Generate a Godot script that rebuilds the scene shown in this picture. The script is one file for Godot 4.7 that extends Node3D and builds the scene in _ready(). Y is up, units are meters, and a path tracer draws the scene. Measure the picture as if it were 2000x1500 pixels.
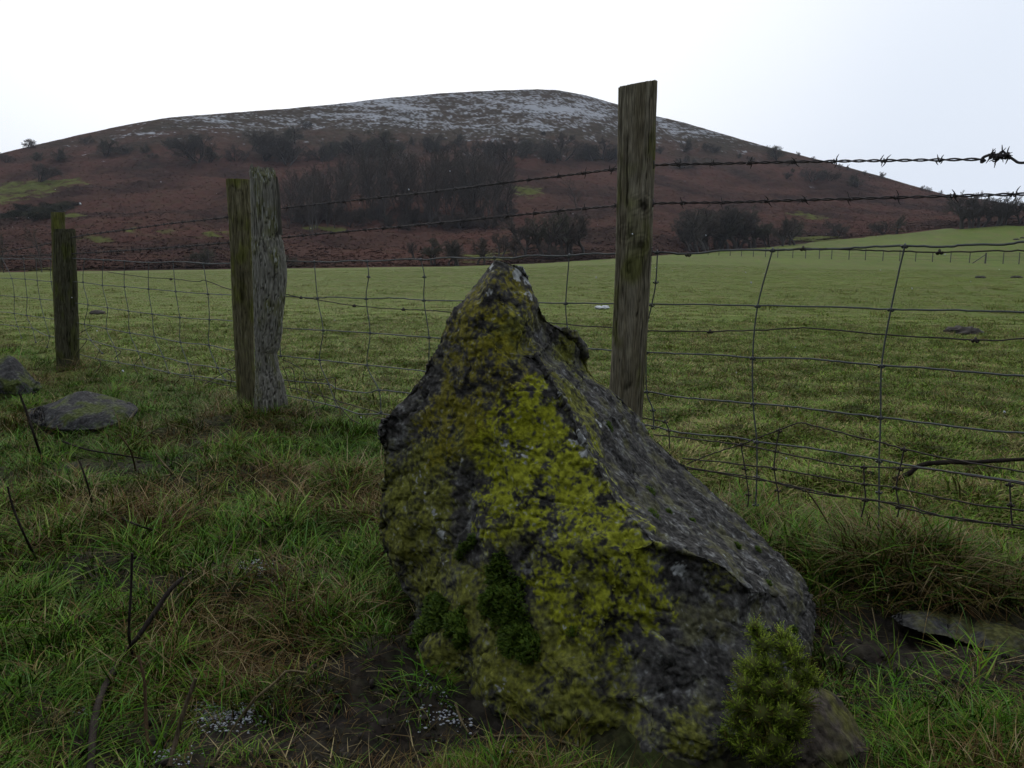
extends Node3D
# A leaning lichen-covered boulder beside a stock fence, winter pasture, and a bracken hill dusted with snow.

const F := 1540.0                       # focal length in photograph pixels (2000 x 1500)
const PITCH := 0.15533                  # camera looks 8.9 degrees down
const EYE := Vector3(0, 0.66, 0)

var taken := {}
var nz := {}
var rng := RandomNumberGenerator.new()

# ------------------------------------------------------------------ small helpers
func lin(r: float, g: float, b: float) -> Color:
	return Color(r, g, b).linear_to_srgb()

func noise(key: String, sd: int, freq: float, oct := 1, kind := FastNoiseLite.TYPE_SIMPLEX_SMOOTH) -> FastNoiseLite:
	var n := FastNoiseLite.new()
	n.seed = sd; n.frequency = freq; n.noise_type = kind
	n.fractal_type = FastNoiseLite.FRACTAL_FBM if oct > 1 else FastNoiseLite.FRACTAL_NONE
	n.fractal_octaves = oct
	nz[key] = n
	return n

func mat(color: Color, rough := 0.9, vcol := false, spec := 0.5) -> StandardMaterial3D:
	var m := StandardMaterial3D.new()
	m.albedo_color = color; m.roughness = rough; m.metallic_specular = spec
	m.vertex_color_use_as_albedo = vcol
	return m

func numbered(called: String) -> String:
	if not taken.has(called):
		taken[called] = 0
		return called
	taken[called] += 1
	return "%s_%03d" % [called, taken[called]]

func tag(o: Node, label := "", category := "", group := "", kind := "") -> Node:
	if label: o.set_meta("label", label)
	if category: o.set_meta("category", category)
	if group: o.set_meta("group", group)
	if kind: o.set_meta("kind", kind)
	return o

func base(called: String, at_: Vector3) -> Node3D:
	var o := Node3D.new(); o.name = numbered(called); add_child(o); o.position = at_
	return o

func put(called: String, mesh: Mesh, m: Material, parent: Node = null) -> MeshInstance3D:
	var o := MeshInstance3D.new(); o.mesh = mesh; o.material_override = m
	o.cast_shadow = GeometryInstance3D.SHADOW_CASTING_SETTING_ON
	if parent == null:
		o.name = numbered(called); add_child(o)
	else:
		o.name = called; parent.add_child(o, true)
	return o

func ray(x: float, y: float) -> Vector3:        # direction through a photo pixel, one metre forward
	var v := (750.0 - y) / F
	var h := cos(PITCH) + v * sin(PITCH)
	return Vector3((x - 1000.0) / F / h, (-sin(PITCH) + v * cos(PITCH)) / h, -1.0)

func at(x: float, y: float, z: float) -> Vector3:
	return EYE + ray(x, y) * z

func on_fence(x: float, y: float, off := 0.0) -> Vector3:   # the vertical plane the wires hang in
	var d := ray(x, y)
	return EYE + d * (0.5412 / (0.222 + 0.2 * d.x) - off)

class MB:
	var v := PackedVector3Array()
	var n := PackedVector3Array()
	var c := PackedColorArray()
	var i := PackedInt32Array()
	func mesh() -> ArrayMesh:
		var a := []; a.resize(Mesh.ARRAY_MAX)
		a[Mesh.ARRAY_VERTEX] = v; a[Mesh.ARRAY_NORMAL] = n; a[Mesh.ARRAY_INDEX] = i
		if c.size() == v.size(): a[Mesh.ARRAY_COLOR] = c
		var m := ArrayMesh.new(); m.add_surface_from_arrays(Mesh.PRIMITIVE_TRIANGLES, a)
		return m
	func normals() -> void:      # smooth normals for clockwise faces
		n.resize(v.size()); n.fill(Vector3.ZERO)
		for k in range(0, i.size(), 3):
			var a := i[k]; var b := i[k + 1]; var d := i[k + 2]
			var q := (v[d] - v[a]).cross(v[b] - v[a])
			n[a] += q; n[b] += q; n[d] += q
		for k in n.size(): n[k] = n[k].normalized()
	func tube(p: PackedVector3Array, r: PackedFloat32Array, sides := 5, col := Color(0, 0, 0, 0), cap := true) -> void:
		var s := v.size(); var m := p.size()
		var t0 := (p[1] - p[0]).normalized()
		var up := Vector3.UP if absf(t0.y) < 0.9 else Vector3.RIGHT
		var x := t0.cross(up).normalized()
		for k in m:
			var t := (p[mini(k + 1, m - 1)] - p[maxi(k - 1, 0)]).normalized()
			x = (x - t * x.dot(t)).normalized()
			var y := t.cross(x)
			for j in sides:
				var an := TAU * j / sides
				var o := x * cos(an) + y * sin(an)
				v.append(p[k] + o * r[k]); n.append(o)
				if col.a > 0: c.append(col)
		for k in m - 1:
			for j in sides:
				var a := s + k * sides + j; var b := s + k * sides + (j + 1) % sides
				i.append_array(PackedInt32Array([a, a + sides, b, b, a + sides, b + sides]))
		if cap:
			for e in [0, m - 1]:
				var t2: Vector3 = (p[0] - p[1]).normalized() if e == 0 else (p[m - 1] - p[m - 2]).normalized()
				var q := v.size()
				for j in sides:
					v.append(v[s + e * sides + j]); n.append(t2)
					if col.a > 0: c.append(col)
				for j in range(1, sides - 1):
					if e == 0: i.append_array(PackedInt32Array([q, q + j, q + j + 1]))
					else: i.append_array(PackedInt32Array([q, q + j + 1, q + j]))

func radii(n: int, r0: float, r1: float) -> PackedFloat32Array:
	var a := PackedFloat32Array()
	for k in n: a.append(lerpf(r0, r1, float(k) / maxi(n - 1, 1)))
	return a

func smooth_path(p: PackedVector3Array, sub: int) -> PackedVector3Array:
	var o := PackedVector3Array()
	for k in p.size() - 1:
		var a := p[maxi(k - 1, 0)]; var d := p[mini(k + 2, p.size() - 1)]
		for j in sub: o.append(p[k].cubic_interpolate(p[k + 1], a, d, float(j) / sub))
	o.append(p[p.size() - 1])
	return o

func table(t: Array, x: float) -> float:        # piecewise cosine interpolation of [[x, y], ...]
	if x <= t[0][0]: return t[0][1]
	for k in range(1, t.size()):
		if x <= t[k][0]:
			var s: float = (x - t[k - 1][0]) / (t[k][0] - t[k - 1][0])
			return lerpf(t[k - 1][1], t[k][1], s)
	return t[t.size() - 1][1]

# ------------------------------------------------------------------ the lie of the land
var foot_e := []; var foot_z := []; var crest_e := []; var crest_z := []

func land_tables() -> void:
	for p in [[-900, 536], [-300, 534], [0, 532], [500, 525], [900, 520], [1060, 514], [1200, 505], [1330, 495], [1512, 481], [1662, 465], [1850, 446], [2000, 438], [2300, 430], [2900, 430]]:
		var d := ray(p[0], p[1]); foot_e.append([d.x, d.y])
	foot_z = [[-1.2, 70.0], [-0.65, 75.0], [-0.3, 78.0], [0.0, 88.0], [0.15, 105.0], [0.25, 150.0], [0.45, 165.0], [0.65, 140.0], [1.2, 130.0]]
	for p in [[-1300, 480], [-900, 440], [-500, 380], [-200, 333], [0, 300], [60, 284], [150, 264], [250, 243], [330, 230], [420, 222], [500, 216], [560, 212], [650, 204], [760, 191], [850, 183], [930, 178], [1000, 175.5], [1050, 174], [1090, 176], [1140, 185], [1200, 202], [1260, 222], [1340, 240], [1420, 264], [1500, 287], [1600, 312], [1700, 339], [1780, 362], [1860, 383], [1920, 388], [2000, 402], [2150, 425], [2500, 470], [3000, 490]]:
		var d := ray(p[0], p[1]); crest_e.append([d.x, d.y])
	crest_z = [[-1.5, 200.0], [-0.65, 280.0], [-0.35, 370.0], [-0.1, 450.0], [0.05, 480.0], [0.2, 430.0], [0.4, 340.0], [0.65, 270.0], [1.5, 210.0]]

func land(x: float, z: float) -> float:
	var far := -z
	var y := 0.0
	var rr := sqrt(x * x + z * z)
	if rr < 14.0:
		var w := clampf((14.0 - rr) / 6.0, 0.0, 1.0)
		y += w * (0.035 * nz.bump.get_noise_2d(x, z) + 0.012 * nz.bump2.get_noise_2d(x, z) - 0.02)
		# low bank under the right-hand wires, shallow hollow before it
		var side := (x - 0.375) * 0.6691 + (z + 2.1) * -0.7431     # metres beyond the fence line
		var along := clampf((x - 0.45) / 0.4, 0.0, 1.0)
		y += 0.05 * along * exp(-pow((side + 0.02) / 0.16, 2)) * w
	y += 0.055 * exp(-(pow(x + 1.05, 2) + pow(z + 3.2, 2)) / 0.12)
	if rr < 6.0 and z > -3.5:
		y += (0.5 * nz.clod.get_noise_2d(x, z) + 0.5 * nz.clod2.get_noise_2d(x, z)) * 0.016 * clampf((6.0 - rr) / 3.0, 0, 1)
	if far > 6.0:
		var u := x / far
		if absf(u) < 2.6:
			var e := table(foot_e, u); var fz := table(foot_z, u)
			var yf := 0.66 + e * fz
			var z1 := 14.0 + 55.0 * smoothstep(0.1, 0.6, u)
			var t := clampf((far - z1) / (fz - z1), 0.0, 1.0)
			y += yf * (t * t * (1.0 - 0.35 * t) / 0.65 if yf > 0 else t)
			y += 0.05 * nz.roll.get_noise_2d(x, z) * clampf((far - 6.0) / 10.0, 0, 1) * (1.0 - smoothstep(0.6, 0.95, t))
			if far > fz and absf(u) < 1.6:
				y -= minf((far - fz) * 0.35, 30.0) * clampf((1.6 - absf(u)) / 0.2, 0, 1)
	return y

func hill_y(u: float, z: float) -> float:
	var fz := table(foot_z, u); var cz := table(crest_z, u)
	var fe := table(foot_e, u); var ce := table(crest_e, u)
	var s := (z - fz) / (cz - fz)
	if s <= 1.0:
		var g := pow(clampf(s, 0, 1), 0.85)
		return EYE.y + lerpf(fe, ce, g) * z + minf(0.0, s) * 40.0
	return EYE.y + ce * cz - (z - cz) * 0.12 - (z - cz) * (z - cz) * 0.0012

func hill_rough(x: float, z: float) -> float:
	return 2.2 * nz.hill1.get_noise_2d(x, z) + 0.75 * nz.hill2.get_noise_2d(x, z * 1.0) + 0.3 * nz.hill3.get_noise_2d(x, z)

func ground(x: float, z: float) -> float:
	var far := -z
	if far > 60.0:
		var u := x / far
		var fz := table(foot_z, u)
		if far > fz:
			var w := clampf((far - fz) / 40.0, 0, 1) * clampf((table(crest_z, u) - far) / 60.0 + 0.15, 0.15, 1.0)
			return hill_y(u, far) + hill_rough(x, z) * w
	return land(x, z)

func hit(x: float, y: float, start := 0.5) -> Vector3:       # where the sight line meets the land
	var d := ray(x, y)
	var t := start; var prev := start
	while t < 700.0:
		var p := EYE + d * t
		if p.y < ground(p.x, p.z):
			for k in 14:
				var mid := (prev + t) * 0.5
				var q := EYE + d * mid
				if q.y < ground(q.x, q.z): t = mid
				else: prev = mid
			return EYE + d * t
		prev = t
		t *= 1.012
	return EYE + d * 400.0

# ------------------------------------------------------------------ main
func _ready() -> void:
	var cam := Camera3D.new(); cam.name = "camera"
	cam.fov = rad_to_deg(2.0 * atan(750.0 / F)); cam.near = 0.05; cam.far = 3000.0
	cam.position = EYE; cam.rotation.x = -PITCH; cam.current = true
	add_child(cam)
	var env := Environment.new()
	env.background_mode = Environment.BG_SKY
	env.tonemap_mode = Environment.TONE_MAPPER_LINEAR
	env.tonemap_exposure = 1.0
	env.sdfgi_enabled = true; env.ssao_enabled = true; env.ssil_enabled = true
	env.fog_enabled = true; env.fog_density = 0.00017; env.fog_light_color = Color(0.86, 0.89, 0.95)
	var sky := Sky.new(); var pano := PanoramaSkyMaterial.new()
	pano.panorama = overcast(); sky.sky_material = pano
	env.sky = sky
	env.ambient_light_source = Environment.AMBIENT_SOURCE_SKY
	var we := WorldEnvironment.new(); we.name = "overcast_sky"; we.environment = env; add_child(we)
	var sun := DirectionalLight3D.new(); sun.name = "veiled_sun"
	sun.light_energy = 0.26; sun.light_angular_distance = 40.0; sun.light_color = Color(1.0, 0.98, 0.95)
	sun.shadow_enabled = true
	add_child(sun); sun.look_at_from_position(sun_dir() * 10.0, Vector3.ZERO)

	rng.seed = 11
	noise("bump", 1, 2.2, 2); noise("bump2", 2, 7.0, 2); noise("clod", 3, 22.0, 2); noise("clod2", 4, 55.0, 2)
	noise("roll", 5, 0.12, 2); noise("hill1", 6, 0.012, 3); noise("hill2", 7, 0.09, 2); noise("hill3", 8, 0.4, 2)
	noise("g1", 9, 0.9, 3); noise("g2", 10, 6.0, 3); noise("g3", 12, 0.06, 3); noise("mud", 13, 1.7, 3); noise("speck", 14, 38.0, 2)
	noise("snow1", 15, 0.02, 3); noise("snow2", 16, 0.14, 3); noise("snow3", 17, 0.55, 2); noise("hcol", 18, 0.035, 4); noise("hcol2", 19, 0.3, 3)
	land_tables()
	build_ground()
	build_hill()
	print("land ", Time.get_ticks_msec())
	build_boulder()
	build_stones()
	print("stones ", Time.get_ticks_msec())
	build_posts()
	build_wires()
	build_far_fence()
	print("fence ", Time.get_ticks_msec())
	build_trees()
	print("trees ", Time.get_ticks_msec())
	build_grass()
	print("grass ", Time.get_ticks_msec())
	build_litter()
	build_hedge()
	var tris := 0; var counted := {}
	for o in find_children("*", "GeometryInstance3D", true, false):
		var me: Mesh = o.multimesh.mesh if o is MultiMeshInstance3D else o.mesh
		if counted.has(me): continue
		counted[me] = true
		tris += me.surface_get_arrays(0)[Mesh.ARRAY_INDEX].size() / 3
	print("done ", Time.get_ticks_msec(), " triangles ", tris)

func sun_dir() -> Vector3:
	return Vector3(-0.16, 0.55, -0.82).normalized()

func overcast() -> ImageTexture:
	# even winter cloud, brightest around the veiled sun, a little bluer and dimmer away from it
	var w := 512; var h := 256
	var im := Image.create(w, h, false, Image.FORMAT_RGBF)
	var n := FastNoiseLite.new(); n.seed = 4; n.frequency = 1.1; n.fractal_octaves = 3
	var s := sun_dir()
	for j in h:
		var el := (0.5 - (j + 0.5) / h) * PI
		for i in w:
			var az := ((i + 0.5) / w - 0.5) * TAU
			var d := Vector3(-sin(az) * cos(el), sin(el), cos(az) * cos(el))
			var o := d.dot(s) + 0.05 * n.get_noise_3dv(d * 1.2)
			var wide := smoothstep(-1.0, 0.7, o); var core := smoothstep(0.7, 1.0, o)
			im.set_pixel(i, j, Color(lerpf(lerpf(0.62, 0.82, wide), 1.22, core), lerpf(lerpf(0.68, 0.89, wide), 1.23, core), lerpf(lerpf(0.8, 1.0, wide), 1.24, core)))
	return ImageTexture.create_from_image(im)

# ------------------------------------------------------------------ ground
func grass_mix(x: float, z: float) -> float:      # 0 bare mud .. 1 thick grass
	var m: float = 0.68 + 1.1 * nz.mud.get_noise_2d(x, z)
	m += 0.35 * clampf((-z - 2.0) / 2.0, 0, 1)
	# trodden muddy ground in front of and beside the boulder
	var d1 := Vector2((x + 0.22) / 0.3, (z + 1.35) / 0.45).length()
	var d2 := Vector2((x + 0.05) / 0.28, (z + 1.03) / 0.14).length()
	var d3 := Vector2((x - 0.62) / 0.2, (z + 1.45) / 0.1).length()
	if (x - 0.375) * 0.6691 + (z + 2.1) * -0.7431 > -0.1: return 1.0
	var d4 := Vector2((x + 0.41) / 0.11, (z + 1.08) / 0.06).length()
	var d5 := Vector2((x + 0.5) / 0.12, (z + 1.6) / 0.12).length()
	var d6 := Vector2((x - 0.86) / 0.28, (z + 1.27) / 0.13).length()
	m -= 0.9 * clampf(1.4 - d4, 0, 1) + 0.4 * clampf(1.3 - d5, 0, 1) + 0.3 * clampf(1.3 - d6, 0, 1)
	m -= 0.4 * clampf(1.3 - d1, 0, 1) + 0.45 * clampf(1.3 - d2, 0, 1) + 0.5 * clampf(1.3 - d3, 0, 1)
	return clampf(m, 0, 1)

func build_ground() -> void:
	var b := MB.new()
	var angs := PackedFloat32Array()
	var a := -180.0
	while a < 180.0:
		angs.append(deg_to_rad(a))
		a += 0.36 if absf(a + 0.18) < 48.0 else 4.0
	var rads := PackedFloat32Array([0.02])
	var r := 0.5
	while r < 900.0:
		rads.append(r)
		r *= 1.012 if r < 9.0 else (1.03 if r < 220.0 else 1.15)
	var na := angs.size(); var nr := rads.size()
	for j in nr:
		for k in na:
			var x := sin(angs[k]) * rads[j]; var z := -cos(angs[k]) * rads[j]
			b.v.append(Vector3(x, land(x, z), z))
			var g := 1.0 if rads[j] > 9.0 else grass_mix(x, z)
			var n1: float = nz.g1.get_noise_2d(x, z); var n2: float = nz.g2.get_noise_2d(x, z); var n3: float = nz.g3.get_noise_2d(x, z)
			var mud := Vector3(0.034, 0.028, 0.022) * (1.0 + 0.5 * n2)
			var green := Vector3(0.132, 0.182, 0.026) * (1.0 + 0.22 * n1 + 0.2 * n3)
			var straw := Vector3(0.17, 0.155, 0.055)
			var field := green.lerp(straw, clampf(0.22 + 0.9 * n2 + 0.6 * n1, 0, 0.85))
			var near_c := mud.lerp(Vector3(0.045, 0.052, 0.014), clampf(g * 0.9 + 0.3 * n2, 0, 1))
			var c := near_c.lerp(field, smoothstep(2.6, 6.5, rads[j]))
			b.c.append(Color(c.x, c.y, c.z))
	for j in nr - 1:
		for k in na:
			var p := j * na + k; var q := j * na + (k + 1) % na
			b.i.append_array(PackedInt32Array([p, p + na, q, q, p + na, q + na]))
	b.normals()
	var m := mat(Color.WHITE, 0.85, true, 0.2)
	m.uv1_triplanar = true; m.uv1_world_triplanar = true; m.uv1_scale = Vector3.ONE * 2.3
	m.albedo_texture = grain(0.018, 81, 6, 0.4, 1.0)
	m.normal_enabled = true; m.normal_texture = bumps(0.02, 82, 8.0)
	tag(put("ground", b.mesh(), m), "muddy verge and sheep-grazed winter pasture beyond the fence", "ground", "", "structure")

# ------------------------------------------------------------------ hill
var patches := []     # [centre, rx, rz, kind]

func patch(x: float, y: float, rx: float, ry: float, kind: String) -> void:
	var c := hit(x, y); var t := hit(x, y - ry); var s := hit(x + rx, y)
	patches.append([c, maxf(2.0, absf(s.x - c.x)), maxf(2.5, absf(t.z - c.z)), kind])

func build_hill() -> void:
	for p in [[40, 368, 55, 14], [90, 356, 60, 5], [20, 385, 60, 10], [180, 470, 55, 6], [300, 452, 60, 4], [420, 455, 30, 6], [640, 450, 50, 3], [1030, 372, 30, 8], [1580, 425, 40, 9], [1600, 466, 70, 5], [1760, 452, 60, 3], [80, 528, 90, 3], [140, 420, 40, 5], [940, 500, 70, 5]]:
		patch(p[0], p[1], p[2], p[3], "green")
	for p in [[70, 408, 75, 16]]: patch(p[0], p[1], p[2], p[3], "dark")
	for p in [[720, 228, 90, 8], [830, 248, 130, 7], [880, 262, 80, 5], [1010, 205, 120, 8], [1110, 215, 70, 8], [640, 225, 60, 7], [560, 240, 60, 5], [960, 190, 120, 6], [1170, 225, 60, 6], [280, 262, 60, 5], [160, 285, 50, 4], [430, 235, 70, 5], [950, 275, 90, 4], [1290, 232, 40, 5], [1350, 255, 60, 5], [1440, 295, 40, 3], [470, 250, 40, 6], [230, 270, 14, 6], [1060, 245, 80, 4], [800, 210, 90, 5]]:
		patch(p[0], p[1], p[2], p[3], "snow")
	var b := MB.new()
	var us := PackedFloat32Array()
	var u := -1.6
	while u < 1.6:
		us.append(u); u += 0.0021 if absf(u) < 0.72 else 0.03
	var rows := 300; var back := 26
	var nu := us.size()
	for j in rows + back:
		for k in nu:
			var fz := table(foot_z, us[k]); var cz := table(crest_z, us[k])
			var z := lerpf(fz - 3.0, cz, pow(float(j) / (rows - 1), 1.15)) if j < rows else cz + pow(float(j - rows + 1) / back, 1.6) * 260.0
			var x := us[k] * z
			var w := clampf((z - fz) / 40.0, 0, 1) * clampf((cz - z) / 60.0 + 0.15, 0.15, 1.0)
			var y := hill_y(us[k], z) + hill_rough(x, -z) * w
			if absf(us[k]) > 1.2: y -= (absf(us[k]) - 1.2) * 60.0
			if z < fz: y = land(x, -z) - 0.15
			b.v.append(Vector3(x, y, -z))
			b.c.append(hill_color(x, y, -z))
	for j in rows + back - 1:
		for k in nu - 1:
			var p := j * nu + k; var q := p + 1
			b.i.append_array(PackedInt32Array([p, p + nu, q, q, p + nu, q + nu]))
	b.normals()
	var m := mat(Color.WHITE, 1.0, true, 0.05)
	tag(put("hill", b.mesh(), m), "bracken-brown hill with thin snow across its rounded top", "hill", "", "structure")
	# rough bracken and heather growing on it, denser towards the foot
	var tuft := blades(10, 0.7, 0.7, 0.9, 0.16, 77, [Vector3(1, 1, 1), Vector3(0.9, 0.88, 0.86), Vector3(1.15, 1.1, 1.05)], 2)
	var xf := []; var cols := []
	rng.seed = 5
	while xf.size() < 90000:
		var uu := rng.randf_range(-0.72, 0.72)
		var fz := table(foot_z, uu); var cz := table(crest_z, uu)
		var z := lerpf(fz + 1.0, cz - 1.0, pow(rng.randf(), 1.5))
		var x := uu * z
		var y := ground(x, -z)
		var c := hill_color(x, y, -z)
		if c.r > 0.12: continue
		var s := rng.randf_range(0.2, 0.5)
		var g := c.g > c.r * 1.02
		xf.append(Transform3D(Basis(Vector3.UP, rng.randf() * TAU).scaled(Vector3(s * 1.5, s * (0.3 if g else 0.6), s * 1.5)), Vector3(x, y - 0.05, -z)))
		var f := rng.randf_range(1.0, 1.5)
		cols.append(Color(c.r * f, c.g * f, c.b * f))
	scatter("bracken", tuft, xf, cols, mat(Color.WHITE, 1.0, true, 0.05), "dead red-brown bracken and heather covering the hillside", "bracken")

func hill_color(x: float, y: float, z: float) -> Color:
	var n1: float = nz.hcol.get_noise_2d(x, z * 0.6); var n2: float = nz.hcol2.get_noise_2d(x * 0.6, z)
	var c := Vector3(0.072, 0.039, 0.03).lerp(Vector3(0.032, 0.021, 0.018), clampf(0.38 + 1.4 * n1, 0, 1))
	c = c.lerp(Vector3(0.065, 0.043, 0.03), clampf(0.9 * n2 - 0.05, 0, 0.6))
	# higher up grass and heather replace bracken
	var high := clampf((y - 34.0 + 14.0 * n1) / 22.0, 0, 1)
	c = c.lerp(Vector3(0.052, 0.044, 0.032) * (1.0 + 0.5 * n2), high * 0.8)
	var snow := -1.6 + 1.65 * clampf((y - 20.0) / 55.0, 0, 1)
	for p in patches:
		var dx: float = (x - p[0].x) / p[1]; var dz: float = (z - p[0].z) / p[2]
		var d := dx * dx + dz * dz
		if d > 3.0: continue
		var k := clampf(1.25 - sqrt(d), 0, 1)
		if p[3] == "green":
			c = c.lerp(Vector3(0.085, 0.095, 0.028) * (1.0 + 0.5 * n2), clampf(k * (2.8 if p[1] > 7.5 and p[0].x < -80.0 else 1.3) + 2.0 * n2 + 1.2 * n1 - 0.4, 0, 0.85) * clampf(k * 4.0, 0, 1))
		elif p[3] == "dark":
			c = c.lerp(Vector3(0.02, 0.022, 0.012), clampf(k * 2.5 + 0.8 * n2, 0, 1) * clampf(k * 4.0, 0, 1))
		else:
			snow += 0.5 * k
	var sn: float = snow + 0.75 * nz.snow1.get_noise_2d(x * 0.6, z) + 0.95 * nz.snow2.get_noise_2d(x * 0.6, z) + 1.15 * nz.snow3.get_noise_2d(x * 0.6, z)
	c = c.lerp(Vector3(0.4, 0.42, 0.45), clampf((sn - 0.08) * 1.7, 0, 0.62))
	return Color(c.x, c.y, c.z)

func scatter(called: String, mesh: Mesh, xf: Array, cols: Array, m: Material, label: String, category: String, parent: Node = null) -> void:
	var mm := MultiMesh.new()
	mm.transform_format = MultiMesh.TRANSFORM_3D
	mm.use_colors = true
	mm.mesh = mesh
	mm.instance_count = xf.size()
	for k in xf.size():
		mm.set_instance_transform(k, xf[k]); mm.set_instance_color(k, cols[k])
	var o := MultiMeshInstance3D.new(); o.multimesh = mm; o.material_override = m
	o.cast_shadow = GeometryInstance3D.SHADOW_CASTING_SETTING_ON
	if parent == null:
		o.name = numbered(called); add_child(o)
		tag(o, label, category, "", "stuff")
	else:
		o.name = called; parent.add_child(o, true); o.set_meta("kind", "stuff")

# one clump of bent, tapering blades
func blades(count: int, height: float, spread: float, lean: float, width: float, sd: int, tones: Array, segs := 3, flop := 0.0) -> ArrayMesh:
	var g := RandomNumberGenerator.new(); g.seed = sd
	var b := MB.new()
	for k in count:
		var an := g.randf() * TAU
		var p := Vector3(cos(an), 0, sin(an)) * spread * sqrt(g.randf())
		var da := an + g.randf_range(-1.3, 1.3)
		var out := Vector3(cos(da), 0, sin(da))
		var hgt := height * g.randf_range(0.45, 1.1)
		var ln := lean * g.randf_range(0.3, 1.5)
		var side := out.cross(Vector3.UP).rotated(Vector3.UP, g.randf_range(-0.6, 0.6)).normalized()
		var w := width * g.randf_range(0.6, 1.2)
		var t: Vector3 = tones[g.randi() % tones.size()] * g.randf_range(0.8, 1.2)
		var col := Color(t.x, t.y, t.z)
		var s := b.v.size()
		var kink := g.randf_range(-0.25, 0.25) * hgt
		for j in segs + 1:
			var f := float(j) / segs
			var rise := f - (0.35 + flop) * ln * f * f
			var q := p + Vector3.UP * hgt * rise + out * hgt * ln * (f * f * 0.9 + 0.12 * f) + side * kink * f * f
			var ww := w * (1.0 - f * f) * 0.5 + w * 0.04
			var nn := (Vector3.UP * 0.75 + out * 0.6).normalized()
			if j < segs:
				b.v.append(q - side * ww); b.v.append(q + side * ww)
				b.n.append(nn); b.n.append(nn); b.c.append(col); b.c.append(col)
			else:
				b.v.append(q); b.n.append(nn); b.c.append(col)
		for j in segs - 1:
			var q2 := s + j * 2
			b.i.append_array(PackedInt32Array([q2, q2 + 2, q2 + 1, q2 + 1, q2 + 2, q2 + 3]))
		var e := s + (segs - 1) * 2
		b.i.append_array(PackedInt32Array([e, e + 2, e + 1]))
	return b.mesh()

# ------------------------------------------------------------------ rocks
# A rock is given by points on its outline, on its near side and on its far side; the three are joined, split finely and roughened.
class Rock:
	var v := PackedVector3Array()
	var i := PackedInt32Array()
	var far_z := -INF
	var low_y := -INF
	func split(limit: float) -> void:
		for pass_ in 12:
			var mid := {}
			var out := PackedInt32Array()
			var any := false
			for k in range(0, i.size(), 3):
				var t := [i[k], i[k + 1], i[k + 2]]
				var m := [-1, -1, -1]
				var cnt := 0
				for e in 3:
					var a: int = t[e]; var c: int = t[(e + 1) % 3]
					var lim := limit * (3.0 if v[a].z + v[c].z < 2.0 * far_z or v[a].y + v[c].y < 2.0 * low_y else 1.0)
					if v[a].distance_squared_to(v[c]) > lim * lim:
						var key := mini(a, c) * 4000000 + maxi(a, c)
						if not mid.has(key):
							mid[key] = v.size(); v.append((v[a] + v[c]) * 0.5)
						m[e] = mid[key]; cnt += 1
				if cnt == 0: out.append_array(PackedInt32Array(t)); continue
				any = true
				if cnt == 3:
					out.append_array(PackedInt32Array([t[0], m[0], m[2], m[0], t[1], m[1], m[2], m[1], t[2], m[0], m[1], m[2]]))
				elif cnt == 1:
					for e in 3:
						if m[e] >= 0: out.append_array(PackedInt32Array([t[e], m[e], t[(e + 2) % 3], m[e], t[(e + 1) % 3], t[(e + 2) % 3]]))
				else:
					for e in 3:
						if m[e] < 0:        # edge e stays whole: the corner opposite is cut off
							var p: int = t[e]; var q: int = t[(e + 1) % 3]; var o: int = t[(e + 2) % 3]
							var mq: int = m[(e + 1) % 3]; var mp: int = m[(e + 2) % 3]
							out.append_array(PackedInt32Array([mq, o, mp, p, q, mq, p, mq, mp]))
			i = out
			if not any: break
	func relax(amount: float) -> void:
		var s := PackedVector3Array(); s.resize(v.size())
		var c := PackedInt32Array(); c.resize(v.size())
		for k in range(0, i.size(), 3):
			for e in 3:
				var a := i[k + e]; var b := i[k + (e + 1) % 3]
				s[a] += v[b]; s[b] += v[a]; c[a] += 1; c[b] += 1
		for k in v.size():
			if c[k] > 0: v[k] = v[k].lerp(s[k] / c[k], amount)
	func normals() -> PackedVector3Array:
		var n := PackedVector3Array(); n.resize(v.size())
		for k in range(0, i.size(), 3):
			var a := i[k]; var b := i[k + 1]; var d := i[k + 2]
			var q := (v[d] - v[a]).cross(v[b] - v[a])
			n[a] += q; n[b] += q; n[d] += q
		for k in n.size(): n[k] = n[k].normalized()
		return n
	func cast(o: Vector3, d: Vector3) -> Vector3:
		var best := INF
		for k in range(0, i.size(), 3):
			var h = Geometry3D.ray_intersects_triangle(o, d, v[i[k]], v[i[k + 1]], v[i[k + 2]])
			if h != null: best = minf(best, (h - o).length())
		return o + d.normalized() * best if best < INF else Vector3.INF

func rock(outline: Array, near_side: Array, far_side: Array) -> Rock:
	var r := Rock.new()
	var poly := PackedVector2Array()
	for p in outline:
		poly.append(Vector2(p[0], p[1])); r.v.append(at(p[0], p[1], p[2]))
	var ns := outline.size()
	for side in 2:
		var inner: Array = near_side if side == 0 else far_side
		var flat := poly.duplicate(); var ids := []
		for k in ns: ids.append(k)
		for p in inner:
			flat.append(Vector2(p[0], p[1])); ids.append(r.v.size()); r.v.append(at(p[0], p[1], p[2]))
		var tri := Geometry2D.triangulate_delaunay(flat)
		for k in range(0, tri.size(), 3):
			var a := flat[tri[k]]; var b := flat[tri[k + 1]]; var c := flat[tri[k + 2]]
			if not Geometry2D.is_point_in_polygon((a + b + c) / 3.0, poly): continue
			var cw := (b - a).cross(c - a) > 0.0       # y runs down: positive is clockwise on the picture
			if cw == (side == 0): r.i.append_array(PackedInt32Array([ids[tri[k]], ids[tri[k + 1]], ids[tri[k + 2]]]))
			else: r.i.append_array(PackedInt32Array([ids[tri[k]], ids[tri[k + 2]], ids[tri[k + 1]]]))
	return r

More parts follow.
